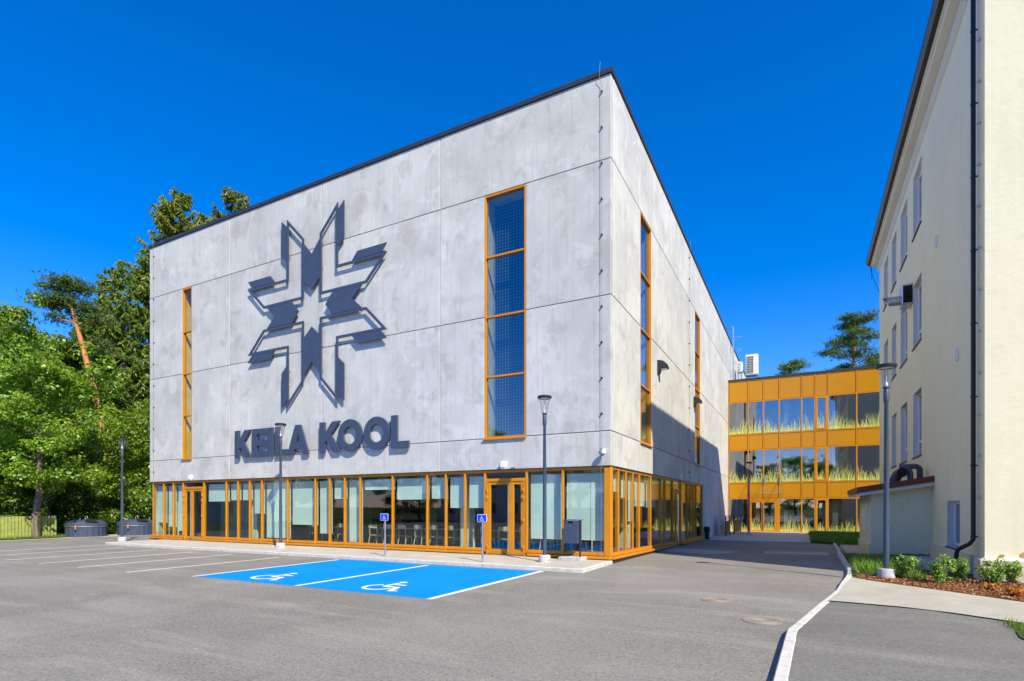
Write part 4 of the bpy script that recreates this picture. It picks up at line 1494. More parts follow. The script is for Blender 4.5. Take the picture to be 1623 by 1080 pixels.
# roof ladder, outdoor units
t = thing("roof_ladder", "galvanised roof ladder with hoop rising at the far end of the concrete wall", "ladder", (0.3, 31.2, 11.4))
for y in (30.95, 31.45):
    MB().tube([(0.22, y, 11.36), (0.22, y, 16.05), (0.05, y, 16.15), (-0.5, y, 16.1), (-0.5, y, 15.05)], 0.024, 8).build("rail", M['steel'], t)
z = 11.7
while z < 15.9:
    MB().tube([(0.22, 30.95, z), (0.22, 31.45, z)], 0.014, 6).build("rung", M['steel'], t); z += 0.3
for z in (13.2, 14.2, 15.2):
    pts = [(0.22 + 0.68 * math.sin(math.pi * i / 10), 31.2 - 0.33 * math.cos(math.pi * i / 10), z) for i in range(11)]
    MB().tube(pts, 0.014, 6).build("hoop", M['steel'], t)
def ac_unit(x0, x1, y0, y1, z0, z1, label):
    t = thing("outdoor_unit", label, "air conditioner", ((x0 + x1) / 2, (y0 + y1) / 2, 11.36), "white outdoor units on the wing roof")
    MB().cbox(x0, x1, y0, y1, z0, z1, 0.03).build("casing", M['white'], t)
    w = x1 - x0
    MB().box(x0 + 0.08 * w, x1 - 0.35 * w, y0 - 0.012, y0 + 0.01, z0 + 0.12, z1 - 0.15).build("fan_opening", M['anthracite_dark'], t)
    n = 7
    g = MB()
    for i in range(n + 1):
        z = z0 + 0.14 + (z1 - z0 - 0.3) * i / n
        g.box(x0 + 0.08 * w, x1 - 0.35 * w, y0 - 0.03, y0 - 0.014, z - 0.012, z + 0.012)
    for i in range(6):
        x = x0 + 0.09 * w + (0.55 * w) * i / 5
        g.box(x - 0.01, x + 0.01, y0 - 0.034, y0 - 0.031, z0 + 0.12, z1 - 0.15)
    g.build("grille", M['white'], t)
    for x in (x0 + 0.05, x1 - 0.11):
        for y in (y0 + 0.05, y1 - 0.11):
            MB().box(x, x + 0.06, y, y + 0.06, 11.36, z0 - 0.02).build("leg", M['steel'], t)
    MB().box(x0, x1, y0, y1, z0 - 0.05, z0 - 0.002).build("stand_frame", M['steel'], t)
ac_unit(0.88, 1.85, 34.0, 34.8, 12.75, 14.45, "large white outdoor air unit on a steel stand above the amber wing")
ac_unit(0.30, 0.72, 33.2, 33.7, 12.9, 13.75, "small white outdoor air unit between the roof ladder and the large unit")

# ------------------------------------------------------------------ cream building on the right
CX, CY0, CY1, CZT = 8.75, -0.46, 18.5, 14.45
cream = thing("cream_rendered_building", "tall cream rendered building with deep white window reveals and dark eaves gutter", "building", (CX, CY0, 0))
wins = []
for (a, b) in ((6.90, 8.50), (9.80, 11.40), (12.58, 13.95), (15.25, 16.65)):
    for (z0, z1) in ((11.42, 13.65), (7.40, 9.68), (3.44, 5.74)):
        wins.append((a, b, z0, z1))
wins.append((1.73, 3.13, 0.56, 1.80))
RD = 0.25           # reveal depth
ysr = sorted(set([CY0, CY1] + [w[0] for w in wins] + [w[1] for w in wins]))
zsr = sorted(set([-0.4, CZT] + [w[2] for w in wins] + [w[3] for w in wins]))
m = MB()
for i in range(len(ysr) - 1):
    for j in range(len(zsr) - 1):
        yc, zc = 0.5 * (ysr[i] + ysr[i+1]), 0.5 * (zsr[j] + zsr[j+1])
        if any(w[0] < yc < w[1] and w[2] < zc < w[3] for w in wins):
            continue
        m.add([(CX, ysr[i], zsr[j]), (CX, ysr[i+1], zsr[j]), (CX, ysr[i+1], zsr[j+1]), (CX, ysr[i], zsr[j+1])], [(0, 3, 2, 1)])
m.add([(CX, CY0, -0.4), (26, CY0, -0.4), (26, CY0, CZT), (CX, CY0, CZT)], [(0, 1, 2, 3)])
m.add([(CX, CY1, -0.4), (26, CY1, -0.4), (26, CY1, CZT), (CX, CY1, CZT)], [(3, 2, 1, 0)])
m.add([(26, CY0, -0.4), (26, CY1, -0.4), (26, CY1, CZT), (26, CY0, CZT)], [(0, 1, 2, 3)])
m.build("wall", M['cream'], cream)
for (a, b, z0, z1) in wins:
    rv = MB()
    x1 = CX + RD + 0.1
    rv.add([(CX, a, z0), (x1, a, z0), (x1, a, z1), (CX, a, z1), (CX, b, z0), (x1, b, z0), (x1, b, z1), (CX, b, z1)],
           [(0, 1, 2, 3), (7, 6, 5, 4), (0, 4, 5, 1), (3, 2, 6, 7)])
    w = rv.build("window", M['reveal'], cream)
    f = MB()
    xf0, xf1 = CX + RD - 0.09, CX + RD - 0.02
    fw = 0.085
    f.cbox(xf0, xf1, a + .002, a + fw, z0 + .002, z1 - .002, 0.008); f.cbox(xf0, xf1, b - fw, b - .002, z0 + .002, z1 - .002, 0.008)
    f.cbox(xf0, xf1, a + fw, b - fw, z1 - fw, z1 - .002, 0.006); f.cbox(xf0, xf1, a + fw, b - fw, z0 + .002, z0 + fw, 0.006)
    if z1 - z0 > 1.5:
        zt = z0 + 0.55
        f.cbox(xf0 + .002, xf1 - .002, a + fw, b - fw, zt - 0.05, zt + 0.05, 0.006)
        ym = a + (b - a) * 0.5
        f.cbox(xf0 + .003, xf1 - .003, ym - 0.05, ym + 0.05, zt + 0.05, z1 - fw, 0.006)
    f.build("window_frame", M['white_frame'], w)
    MB().box(xf0 + 0.03, xf0 + 0.045, a + 0.03, b - 0.03, z0 + 0.03, z1 - 0.03).build("window_pane", M['glass_coated'], w)
    s = MB()
    s.add([(CX - 0.05, a - 0.03, z0 - 0.015), (CX - 0.05, b + 0.03, z0 - 0.015), (xf0, b + 0.03, z0 + 0.01), (xf0, a - 0.03, z0 + 0.01),
           (CX - 0.05, a - 0.03, z0 - 0.05), (CX - 0.05, b + 0.03, z0 - 0.05), (xf0, b + 0.03, z0 - 0.05), (xf0, a - 0.03, z0 - 0.05)],
          [(0, 1, 2, 3), (7, 6, 5, 4), (4, 5, 1, 0), (5, 6, 2, 1), (6, 7, 3, 2), (7, 4, 0, 3)])
    s.build("window_sill", M['sill_brown'] if z0 > 2 else M['anthracite'], w)
MB().box(CX + 0.55, CX + 0.6, CY0 + 0.3, CY1 - 0.3, -0.3, 14.3).build("inner_partition", M['int_dark'], cream)
# plinth
m = MB()
m.add([(CX - 0.10, CY0 - 0.12, -0.3), (26, CY0 - 0.12, -0.3), (26, CY0 - 0.12, 0.46), (CX - 0.10, CY0 - 0.12, 0.46), (26, CY0, 0.52), (CX, CY0, 0.52)],
      [(0, 1, 2, 3), (3, 2, 4, 5)])
m.add([(CX - 0.10, CY0 - 0.12, -0.3), (CX - 0.10, CY0 - 0.12, 0.46), (CX, CY0, 0.52), (CX - 0.10, CY0 + 0.45, 0.46), (CX - 0.10, CY0 + 0.45, -0.3), (CX, CY0 + 0.45, 0.52), (CX, CY0 + 0.45, -0.3)],
      [(0, 1, 3, 4), (1, 2, 5, 3), (4, 3, 5, 6)])
m.build("plinth", M['plinth'], cream)
m = MB().box(CX - 0.07, CX - 0.001, CY0 + 0.9, 5.09, -0.2, 0.50)
m.build("plinth_side", M['annex'], cream)
rgs = random.Random(8)
for (x, z, w, h) in ((9.05, 0.56, 0.10, 0.07), (9.42, 0.59, 0.16, 0.11), (9.62, 0.56, 0.2, 0.10), (9.86, 0.575, 0.14, 0.11), (10.3, 0.56, 0.12, 0.06)):
    n = 9
    pts = [(x + w * 0.5 * math.cos(2*math.pi*i/n) * rgs.uniform(.7, 1.15), CY0 - 0.012, z + h * 0.6 * math.sin(2*math.pi*i/n) * rgs.uniform(.7, 1.15)) for i in range(n)]
    MB().prism(pts, (0, 0.02, 0)).build("exposed_stone", M['stone_patch'], cream)
# eaves: cornice, soffit, fascia and gutter, pitched roof
def along(prof, y0, y1, name, mat):
    m = MB()
    m.prism([(p[0], y0, p[1]) for p in prof], (0, y1 - y0, 0))
    return m.build(name, mat, cream)
along([(CX + 0.002, 14.02), (CX - 0.05, 14.06), (CX - 0.07, 14.16), (CX - 0.10, 14.20), (CX - 0.10, 14.30), (CX + 0.002, 14.30)], CY0 - 0.05, CY1 + 0.05, "cornice", M['cream_pale'])
along([(CX + 0.002, 14.304), (CX - 0.30, 14.40), (CX - 0.34, 14.46), (CX - 0.40, 14.48), (CX - 0.40, 14.56), (CX + 0.002, 14.56)], CY0 - 0.25, CY1 + 0.12, "soffit", M['cream_pale'])
along([(CX - 0.405, 14.50), (CX - 0.52, 14.52), (CX - 0.60, 14.62), (CX - 0.60, 14.74), (CX - 0.57, 14.74), (CX - 0.55, 14.63), (CX - 0.405, 14.60)], CY0 - 0.32, CY1 + 0.2, "gutter", M['gutter'])
m = MB()
ridge = 17.4
m.add([(CX - 0.55, CY0 - 0.3, 14.70), (CX - 0.55, CY1 + 0.2, 14.70), (ridge, CY1 + 0.2, 17.9), (ridge, CY0 - 0.3, 17.9), (26.5, CY0 - 0.3, 14.7), (26.5, CY1 + 0.2, 14.7)],
      [(0, 3, 2, 1), (3, 4, 5, 2)])
m.add([(CX - 0.55, CY0 - 0.3, 14.60), (CX - 0.55, CY1 + 0.2, 14.60), (ridge, CY1 + 0.2, 17.8), (ridge, CY0 - 0.3, 17.8), (26.5, CY0 - 0.3, 14.6), (26.5, CY1 + 0.2, 14.6)],
      [(0, 1, 2, 3), (3, 2, 5, 4)])
m.add([(CX - 0.55, CY0 - 0.3, 14.60), (CX - 0.55, CY0 - 0.3, 14.70), (CX - 0.55, CY1 + 0.2, 14.70), (CX - 0.55, CY1 + 0.2, 14.60)], [(0, 1, 2, 3)])
m.build("roof", M['gutter'], cream)
# downpipe and cable
dp = MB().tube([(CX - 0.09, 0.06, 14.45), (CX - 0.09, 0.06, 0.88), (CX - 0.14, 0.12, 0.78), (CX - 0.30, 0.42, 0.62), (CX - 0.32, 0.46, 0.52), (CX - 0.32, 0.46, 0.05)], 0.048, 12).build("downpipe", M['pipe_navy'], cream, True)
m = MB()
for z in (0.95, 2.6, 4.2, 5.9, 7.6, 9.3, 11.0, 12.7):
    m.tube([(CX - 0.09, 0.06, z - 0.02), (CX - 0.09, 0.06, z + 0.02)], 0.056, 12)
    m.box(CX - 0.06, CX + 0.003, 0.05, 0.07, z - 0.015, z + 0.015)
m.build("pipe_bracket", M['pipe_navy'], dp)
cb = MB().tube([(CX - 0.04, -0.16, 14.3), (CX - 0.04, -0.17, 0.62), (CX - 0.06, -0.14, 0.52), (CX - 0.2, 0.0, 0.42), (CX - 0.30, 0.05, 0.15)], 0.011, 8).build("conductor_cable", M['cream_pale'], cream, True)
m = MB()
for i in range(14):
    z = 0.9 + i * 0.95
    m.box(CX - 0.075, CX + 0.002, -0.19, -0.145, z - 0.02, z + 0.02)
m.build("cable_clip", M['steel'], cb)
# wall vents
for (y, z) in ((4.47, 9.67), (1.95, 5.62)):
    v = MB().cbox(CX - 0.035, CX + 0.002, y - 0.12, y + 0.12, z - 0.16, z + 0.16, 0.01).build("air_vent", M['white_frame'], cream)
    s = MB()
    for k in range(6):
        s.box(CX - 0.045, CX - 0.036, y - 0.10, y + 0.10, z - 0.13 + k * 0.05, z - 0.105 + k * 0.05)
    s.build("vent_slat", M['reveal'], v)
# loose cable ends at the far eave
t = thing("eave_cable", "thin dark cable hanging from the far end of the cream building's eave", "cable", (8.3, 17.9, 14.4))
MB().tube([(8.35, 18.55, 14.6), (8.40, 18.7, 14.2), (8.55, 18.8, 13.7), (8.74, 18.52, 13.0)], 0.012, 5).build("wire", M['black'], t)
MB().tube([(8.42, 18.7, 14.55), (8.42, 18.72, 13.75)], 0.010, 5).build("loose_end", M['black'], t)

# ventilation box with nozzle on the wall
t = thing("ventilation_box", "grey metal ventilation box with a slanted round nozzle on the cream wall", "vent", (8.55, 8.8, 9.3))
x0, x1, y0, y1, z0, z1 = 8.42, 8.749, 8.55, 9.25, 9.15, 9.88
MB().cbox(x0, x1, y0, y1, z0, z1, 0.015).build("casing", M['steel'], t)
MB().box(x0 + 0.03, x1 - 0.02, y0 - 0.004, y0 + 0.01, z0 + 0.04, z1 - 0.05).build("grille_backing", M['anthracite_dark'], t)
for k in range(9):
    z = z0 + 0.07 + k * 0.067
    m = MB()
    m.add([(x0 + 0.03, y0 - 0.005, z + 0.035), (x1 - 0.02, y0 - 0.005, z + 0.035), (x1 - 0.02, y0 - 0.035, z), (x0 + 0.03, y0 - 0.035, z)], [(0, 1, 2, 3), (3, 2, 1, 0)])
    m.build("louvre", M['anthracite_dark'], t)
m = MB()
n = 18
for i in range(n):
    pass
vs, fs = [], []
for k in range(n):
    a = 2 * math.pi * k / n
    yy, zz = 0.17 * math.cos(a), 0.17 * math.sin(a)
    vs += [(8.44, 8.85 + yy, 9.38 + zz), (7.98 - zz * 0.75, 8.85 + yy, 9.40 + zz), (8.0 - zz * 0.70, 8.85 + yy * 0.93, 9.40 + zz * 0.93), (8.40, 8.85 + yy * 0.93, 9.38 + zz * 0.93)]
for k in range(n):
    p, q = 4 * k, 4 * ((k + 1) % n)
    for i in range(3):
        fs.append((p + i, p + i + 1, q + i + 1, q + i))
m.add(vs, fs)
m.build("nozzle", M['steel'], t, True)

# ------------------------------------------------------------------ annex
ann = thing("low_annex", "low rendered annex with a brown red roof edge against the cream building", "building", (8.0, 7.0, 0))
AY0, AY1, AX0 = 5.1, 8.9, 7.12
m = MB()
m.box(AX0, CX - 0.001, AY0, AY1, 0.42, 2.30)
m.build("wall", M['annex'], ann)
MB().box(AX0 - 0.05, CX - 0.001, AY0 - 0.012, AY1 + 0.05, -0.5, 0.419).build("base_render", M['annex'], ann)
MB().prism([(6.72, AY0 - 0.32, 2.09), (CX - 0.002, AY0 - 0.32, 2.42), (CX - 0.002, AY0 - 0.32, 2.60), (6.72, AY0 - 0.32, 2.27)][::-1], (0, AY1 - AY0 + 0.6, 0)).build("roof", M['roof_red'], ann)
MB().prism([(6.76, AY0 - 0.28, 1.98), (CX - 0.002, AY0 - 0.28, 2.30), (CX - 0.002, AY0 - 0.28, 2.416), (6.76, AY0 - 0.28, 2.086)][::-1], (0, AY1 - AY0 + 0.5, 0)).build("eave_board", M['cream_pale'], ann)
v = MB().cbox(AX0 - 0.03, AX0 + 0.01, 6.2, 7.6, 0.75, 1.72, 0.01).build("shutter", M['white_frame'], ann)
m = MB()
for k in range(12):
    m.box(AX0 - 0.04, AX0 - 0.031, 6.26, 7.54, 0.8 + k * 0.075, 0.83 + k * 0.075)
m.build("shutter_slat", M['reveal'], v)
rgs = random.Random(3)
pts = [(7.9 + 0.8 * i / 10, AY0 - 0.016, 0.13 + 0.035 * rgs.uniform(0, 1)) for i in range(11)] + [(8.7 - 0.8 * i / 10, AY0 - 0.016, 0.08 + 0.03 * rgs.uniform(0, 1)) for i in range(11)]
MB().prism(pts, (0, 0.003, 0)).build("peeled_crack", M['sill_brown'], ann)

t = thing("duct_pipes", "fat grey insulated duct bends standing on the annex roof", "duct", (8.3, 6.2, 2.45))
def arcpts(c, r, a0, a1, n, plane):
    out = []
    for i in range(n + 1):
        a = R(a0 + (a1 - a0) * i / n)
        out.append((c[0] + plane[0] * r * math.cos(a), c[1] + plane[1] * r * math.cos(a), c[2] + r * math.sin(a)))
    return out
MB().tube([(8.55, 5.9, 2.4), (8.55, 5.9, 2.82)] + arcpts((8.40, 5.9, 2.82), 0.15, 0, 90, 6, (1, 0, 0)) + [(8.15, 5.95, 2.97), (8.02, 6.0, 2.96)], 0.085, 14).build("return_pipe", M['insul'], t, True)
MB().tube([(8.27, 5.75, 2.4), (8.27, 5.75, 2.75), (8.24, 5.80, 2.86), (8.12, 5.9, 2.94)], 0.085, 14).build("riser_pipe", M['insul'], t, True)
m = MB()
vs, fs = [], []
n = 18
pth = [(8.04, 5.62, 2.76), (8.02, 5.76, 2.76), (7.94, 5.88, 2.70), (7.88, 5.95, 2.55), (7.88, 5.95, 2.3)]
m.tube(pth, 0.155, 18, False)
m.tube([(8.04, 5.618, 2.76), (8.02, 5.76, 2.76)], 0.14, 18, False)
m.build("intake_bend", M['insul'], t, True)
o = MB().lathe([(0.139, 0.0), (0.001, 0.0)], 18, (0, 0, 0), False).build("intake_dark", M['black'], t)
o.rotation_euler = (R(90), 0, 0); o.location = Vector((8.03, 5.72, 2.76)) - ORG[t]
for v_ in o.data.vertices:
    v_.co = v_.co + ORG[t]

# ------------------------------------------------------------------ street lamps
def make_lamp():
    t = thing("street_lamp", "", "street lamp", (0, 0, 0), "blue grey street lamps")
    MB().lathe([(0.175, -0.3), (0.175, 0.18), (0.16, 0.21), (0.05, 0.215)], 24).build("concrete_foot", M['foot'], t, True)
    MB().lathe([(0.060, 0.2), (0.058, 1.4), (0.043, 4.05), (0.056, 4.07), (0.06, 4.10), (0.06, 4.34), (0.052, 4.36)], 18).build("pole", M['lamp_blue'], t, True)
    hd = MB().lathe([(0.045, 4.36), (0.072, 4.38), (0.075, 4.42), (0.05, 4.43)], 20).build("lamp_base", M['lamp_blue'], t, True)
    MB().lathe([(0.075, 4.42), (0.175, 4.86), (0.171, 4.86), (0.071, 4.425)], 28, cap=False).build("glass_cone", M['glass_lamp'], t, True)
    MB().lathe([(0.032, 4.43), (0.03, 4.50), (0.02, 4.52), (0.008, 4.53), (0.008, 4.84)], 12).build("bulb_holder", M['sign_white'], t, True)
    cap = MB().lathe([(0.15, 4.85), (0.20, 4.855), (0.212, 4.88), (0.208, 4.925), (0.14, 4.945), (0.0, 4.95)], 32, cap=False).build("cap", M['anthracite_dark'], t, True)
    MB().lathe([(0.0, 4.862), (0.165, 4.862)], 24, cap=False).build("reflector", M['sign_white'], t)
    m = MB()
    for k in range(3):
        a = 2 * math.pi * k / 3 + 0.4
        m.tube([(0.074 * math.cos(a), 0.074 * math.sin(a), 4.42), (0.174 * math.cos(a), 0.174 * math.sin(a), 4.862)], 0.005, 5)
    m.build("strut", M['lamp_blue'], t)
    o = MB().lathe([(0.02, 0.0), (0.02, 0.012), (0.0, 0.012)], 10, cap=False).build("foot_plug", M['anthracite_dark'], t)
    o.location = (0.0875, -0.1515, 0.07); o.rotation_euler = (R(90), 0, R(30))
    return t
lamp0 = make_lamp()
for i, (x, y, z, lb) in enumerate(((-13.12, -1.29, 0.0, "street lamp on the pavement in front of the letters KEILA"),
                                   (-1.62, -1.35, 0.0, "street lamp on the pavement near the main door and the litter bin"),
                                   (6.87, -0.94, 0.0, "street lamp standing in the planting bed before the cream building"),
                                   (-23.6, -1.75, -0.02, "street lamp at the left end of the pavement before the waste containers"),
                                   (1.97, 23.82, -0.3, "street lamp in front of the amber wing's entrance"))):
    o = lamp0 if i == 0 else copy_tree(lamp0)
    o.location = (x, y, z)
    o.rotation_euler = (0, 0, 0.7 * i)
    o["label"] = lb

# ------------------------------------------------------------------ wheelchair signs
def make_sign(x, y, label):
    t = thing("parking_sign", label, "sign", (x, y, 0), "blue wheelchair parking signs")
    MB().tube([(x, y, -0.1), (x, y, 1.40)], 0.03, 12).build("post", M['steel'], t, True)
    MB().tube([(x, y, 1.40), (x, y, 1.41)], 0.033, 12).build("post_cap", M['steel'], t)
    def rr(w, h, r, yy, d):
        pts = []
        for (cx, cz, a0) in ((w - r, h - r, 0), (-w + r, h - r, 90), (-w + r, -h + r, 180), (w - r, -h + r, 270)):
            for k in range(5):
                a = R(a0 + 90 * k / 4)
                pts.append((x + cx + r * math.cos(a), yy, 1.30 + cz + r * math.sin(a)))
        return MB().prism(pts, (0, d, 0))
    pl = rr(0.165, 0.115, 0.02, y - 0.04, 0.006).build("sign_plate", M['sign_white'], t)
    rr(0.152, 0.102, 0.015, y - 0.0425, 0.0015).build("blue_field", M['sign_blue'], pl)
    m = MB()
    wheelchair(m, x - 0.075, 1.225, 0.155, lambda u, v: (u, y - 0.0445, v))
    m.build("wheelchair_symbol", M['sign_white'], pl)
make_sign(-7.06, -2.13, "blue wheelchair parking sign on a steel post in front of the glazing's middle")
make_sign(-3.25, -2.21, "blue wheelchair parking sign on a steel post in front of the main entrance door")

# ------------------------------------------------------------------ litter bin
t = thing("litter_bin", "dark grey litter bin on two legs beside the building corner", "litter bin", (-1.0, -0.3, 0))
bx, by = -1.12, -0.36
t_foot = MB().cbox(bx - 0.36, bx + 0.36, by - 0.30, by + 0.30, -0.005, 0.10, 0.01).build("concrete_base", M['foot'], t)
for sx in (-1, 1):
    MB().cbox(bx + 0.245 * sx - 0.02, bx + 0.245 * sx + 0.02, by - 0.03, by + 0.03, 0.10, 1.22, 0.004).build("side_leg", M['anthracite_dark'], t)
body = MB()
w, d0 = 0.222, 0.20
yf = by - d0
body.box(bx - w, bx + w, by - d0 + 0.02, by + d0, 0.52, 1.20)
# front sheet with a cut mouth
body.prism([(bx - w, yf, 0.52), (bx + w, yf, 0.52), (bx + w, yf, 1.21), (bx + 0.11, yf, 1.21), (bx + 0.07, yf, 1.12), (bx - 0.07, yf, 1.12), (bx - 0.11, yf, 1.21), (bx - w, yf, 1.21)], (0, 0.019, 0))
bd = body.build("body", M['anthracite'], t)
MB().prism([(bx + 0.105, yf + .0185, 1.198), (bx + 0.068, yf + .0185, 1.125), (bx - 0.068, yf + .0185, 1.125), (bx - 0.105, yf + .0185, 1.198)], (0, 0.001, 0)).build("mouth", M['black'], bd)
MB().cbox(bx - 0.27, bx + 0.27, by - 0.21, by + 0.21, 1.222, 1.245, 0.005).build("top_sheet", M['anthracite'], t)
MB().box(bx - 0.03, bx + 0.03, yf - 0.003, yf + .0005, 1.045, 1.06).build("maker_plate", M['steel'], bd)
MB().box(bx - 0.025, bx + 0.02, yf - 0.003, yf + .0005, 1.025, 1.038).build("maker_plate", M['steel'], bd)

# ------------------------------------------------------------------ underground waste containers
def make_container():
    t = thing("waste_container", "", "waste container", (0, 0, 0), "round dark waste containers")
    m = MB()
    n = 88
    prof = [(0.96, -0.05), (0.96, 0.58), (0.93, 0.60)]
    vs, fs = [], []
    for r, z in prof:
        for k in range(n):
            a = 2 * math.pi * k / n
            rr_ = r + (0.014 if (k // 2) % 2 == 0 else -0.006)
            vs.append((rr_ * math.cos(a), rr_ * math.sin(a), z))
    for i in range(2):
        for k in range(n):
            fs.append((i*n + k, i*n + (k+1) % n, (i+1)*n + (k+1) % n, (i+1)*n + k))
    m.add(vs, fs)
    o = m.build("ribbed_drum", M['anthracite'], t)
    MB().lathe([(0.985, 0.575), (1.0, 0.59), (1.0, 0.645), (0.97, 0.655)], 48, cap=False).build("steel_band", M['steel'], t, True)
    lid = MB().lathe([(0.98, 0.66), (1.03, 0.67), (1.02, 0.74), (0.80, 0.90), (0.45, 0.985), (0.0, 1.0)], 12, cap=False).build("lid", M['anthracite_dark'], t)
    lid.data.materials[0] = M['anthracite']
    h = MB()
    h.add([(0.10, -0.36, 1.005), (0.62, -0.30, 0.965), (0.90, -0.52, 0.825), (0.42, -0.80, 0.84), (0.10, -0.36, 1.03), (0.62, -0.30, 0.99), (0.92, -0.53, 0.85), (0.42, -0.82, 0.865)],
          [(0, 3, 2, 1), (4, 5, 6, 7), (0, 1, 5, 4), (1, 2, 6, 5), (2, 3, 7, 6), (3, 0, 4, 7)])
    h.build("fill_hatch", M['black'], t)
    ring = [(0.0 + 0.075 * math.cos(2*math.pi*i/16), 0.0, 1.09 + 0.085 * math.sin(2*math.pi*i/16)) for i in range(17)]
    MB().tube(ring, 0.018, 8, False).build("lifting_ring", M['steel'], t, True)
    s = MB().cbox(-0.035, 0.03, -1.035, -0.99, 0.44, 0.68, 0.008).build("orange_strap", M['leaf_orange_solid'] if 'leaf_orange_solid' in M else M['roof_red'], t)
    MB().cbox(-0.06, 0.04, -1.03, -0.985, 0.36, 0.44, 0.01).build("latch", M['anthracite_dark'], t)
    return t
M['leaf_orange_solid'] = plain("orange webbing", (0.60, 0.20, 0.06), 0.8)
c0 = make_container()
for i, (x, y, rz, lb) in enumerate(((-31.75, 0.45, 0.65, "round dark waste container next to the green fence"), (-30.9, 2.75, 0.65, "round dark waste container next to the left building corner"))):
    o = c0 if i == 0 else copy_tree(c0)
    o.location = (x, y, -0.1)
    o.rotation_euler = (0, 0, rz)
    o["label"] = lb

# ------------------------------------------------------------------ picket fence
fen = thing("picket_fence", "yellow green wooden picket fence under the trees on the left", "fence", (-32.2, -2.5, -0.1))
A, B_ = Vector((-31.2, -6.4)), Vector((-32.85, -0.55))
L = (B_ - A).length
dirf = (B_ - A).normalized(); nf = Vector((dirf.y, -dirf.x))
n = int(L / 0.165)
rgf = random.Random(5)
def fpt(s, off, z):
    p = A + dirf * s + nf * off
    return (p.x, p.y, z)
for k in range(n):
    s0 = k * L / n + 0.012; s1 = (k + 1) * L / n - 0.028
    zt = 1.13 + rgf.uniform(-0.015, 0.015)
    j = rgf.uniform(-0.004, 0.004)
    m = MB()
    m.prism([fpt(s0, 0.02 + j, -0.02), fpt(s1, 0.02 + j, -0.02), fpt(s1, 0.02 + j, zt), fpt(s0, 0.02 + j, zt)], tuple(nf.to_3d() * 0.022))
    m.build("picket", M['fence'], fen)
for z in (0.12, 0.88):
    MB().prism([fpt(0, -0.03, z), fpt(L, -0.03, z), fpt(L, -0.03, z + 0.09), fpt(0, -0.03, z + 0.09)], tuple(nf.to_3d() * 0.045)).build("fence_rail", M['fence'], fen)
MB().prism([fpt(0, -0.05, 1.155), fpt(L * 0.62, -0.05, 1.155), fpt(L * 0.62, -0.05, 1.19), fpt(0, -0.05, 1.19)], tuple(nf.to_3d() * 0.12)).build("top_strip", M['fence_teal'], fen)  # darker teal green strip over the left part of the fence top
for s in (0.05, 2.0, 4.0, L - 0.05):
    MB().prism([fpt(s - 0.05, -0.13, -0.2), fpt(s + 0.05, -0.13, -0.2), fpt(s + 0.05, -0.13, 1.1), fpt(s - 0.05, -0.13, 1.1)], tuple(nf.to_3d() * 0.095)).build("fence_post", M['bark_grey'], fen)

# ------------------------------------------------------------------ things in front of the wing
def rack(x, y, rz, w, label):
    t = thing("entrance_barrier", label, "barrier", (x, y, -0.285), "dark barriers before the amber wing", rz)
    ORG[t] = Vector((0, 0, 0))
    MB().cbox(-w / 2, w / 2, -0.03, 0.03, 0.10, 0.98, 0.01).build("panel", M['anthracite_dark'], t)
    for k in (-1, 1):
        MB().cbox(k * (w / 2 - 0.03) - 0.03, k * (w / 2 - 0.03) + 0.03, -0.035, 0.035, -0.02, 1.32, 0.006).build("post", M['anthracite_dark'], t)
    for z in (1.12, 1.29):
        MB().tube([(-w / 2, 0, z), (w / 2, 0, z)], 0.02, 8).build("rail", M['anthracite_dark'], t)
    MB().tube([(0, 0, 0.98), (0, 0, 1.29)], 0.012, 6).build("bar", M['anthracite_dark'], t)
rack(0.74, 22.95, 1.563, 2.1, "dark barrier panel with top rails nearest to the concrete wall")
rack(0.98, 26.6, 1.525, 3.2, "dark barrier panel with top rails nearer to the wing's door")
t = thing("ash_bollard", "short black bollard with a wider head at the end of the side glazing", "bollard", (0.18, 17.8, -0.3))
MB().lathe([(0.13, 0.0), (0.13, 0.42), (0.16, 0.44), (0.16, 0.72), (0.13, 0.76), (0.0, 0.76)], 20, (0.18, 17.8, -0.3), False).build("body", M['black'], t, True)
MB().lathe([(0.14, -0.02), (0.14, 0.02), (0.0, 0.021)], 20, (0.18, 17.8, -0.29), False).build("base_plate", M['black'], t)

# ------------------------------------------------------------------ vegetation
def rnd_dirs(rg, n):
    v = rg.normal(size=(n, 3))
    return v / np.linalg.norm(v, axis=1, keepdims=True)

def leaf_quads(rg, pos, nrm, L, W, fold=0.25):
    """kite shaped leaves: pos (n,3), nrm (n,3) leaf normals"""
    n = len(pos)
    r = rnd_dirs(rg, n)
    t = np.cross(nrm, r)
    t /= np.linalg.norm(t, axis=1, keepdims=True) + 1e-9
    b = np.cross(nrm, t)
    Lr = (L * rg.uniform(0.7, 1.3, n))[:, None]
    Wr = (W * rg.uniform(0.7, 1.3, n))[:, None]
    v = np.empty((n, 4, 3))
    v[:, 0] = pos - t * Lr * 0.5
    v[:, 1] = pos + b * Wr * 0.5 + nrm * Wr * fold + t * Lr * 0.05
    v[:, 2] = pos + t * Lr * 0.5
    v[:, 3] = pos - b * Wr * 0.5 + nrm * Wr * fold + t * Lr * 0.05
    return v.reshape(-1, 3)

def crown_points(rg, centers, radii, per, flat=0.6):
    c = np.repeat(centers, per, axis=0)
    r = np.repeat(radii, per)
    d = rnd_dirs(rg, len(c))
    rad = r * rg.uniform(0.35, 1.0, len(c)) ** 0.6
    off = d * rad[:, None]
    off[:, 2] *= flat
    pos = c + off
    nrm = d * 0.9 + rg.normal(size=(len(c), 3)) * 0.33 + np.array([0, 0, 0.55])
    nrm /= np.linalg.norm(nrm, axis=1, keepdims=True)
    return pos, nrm

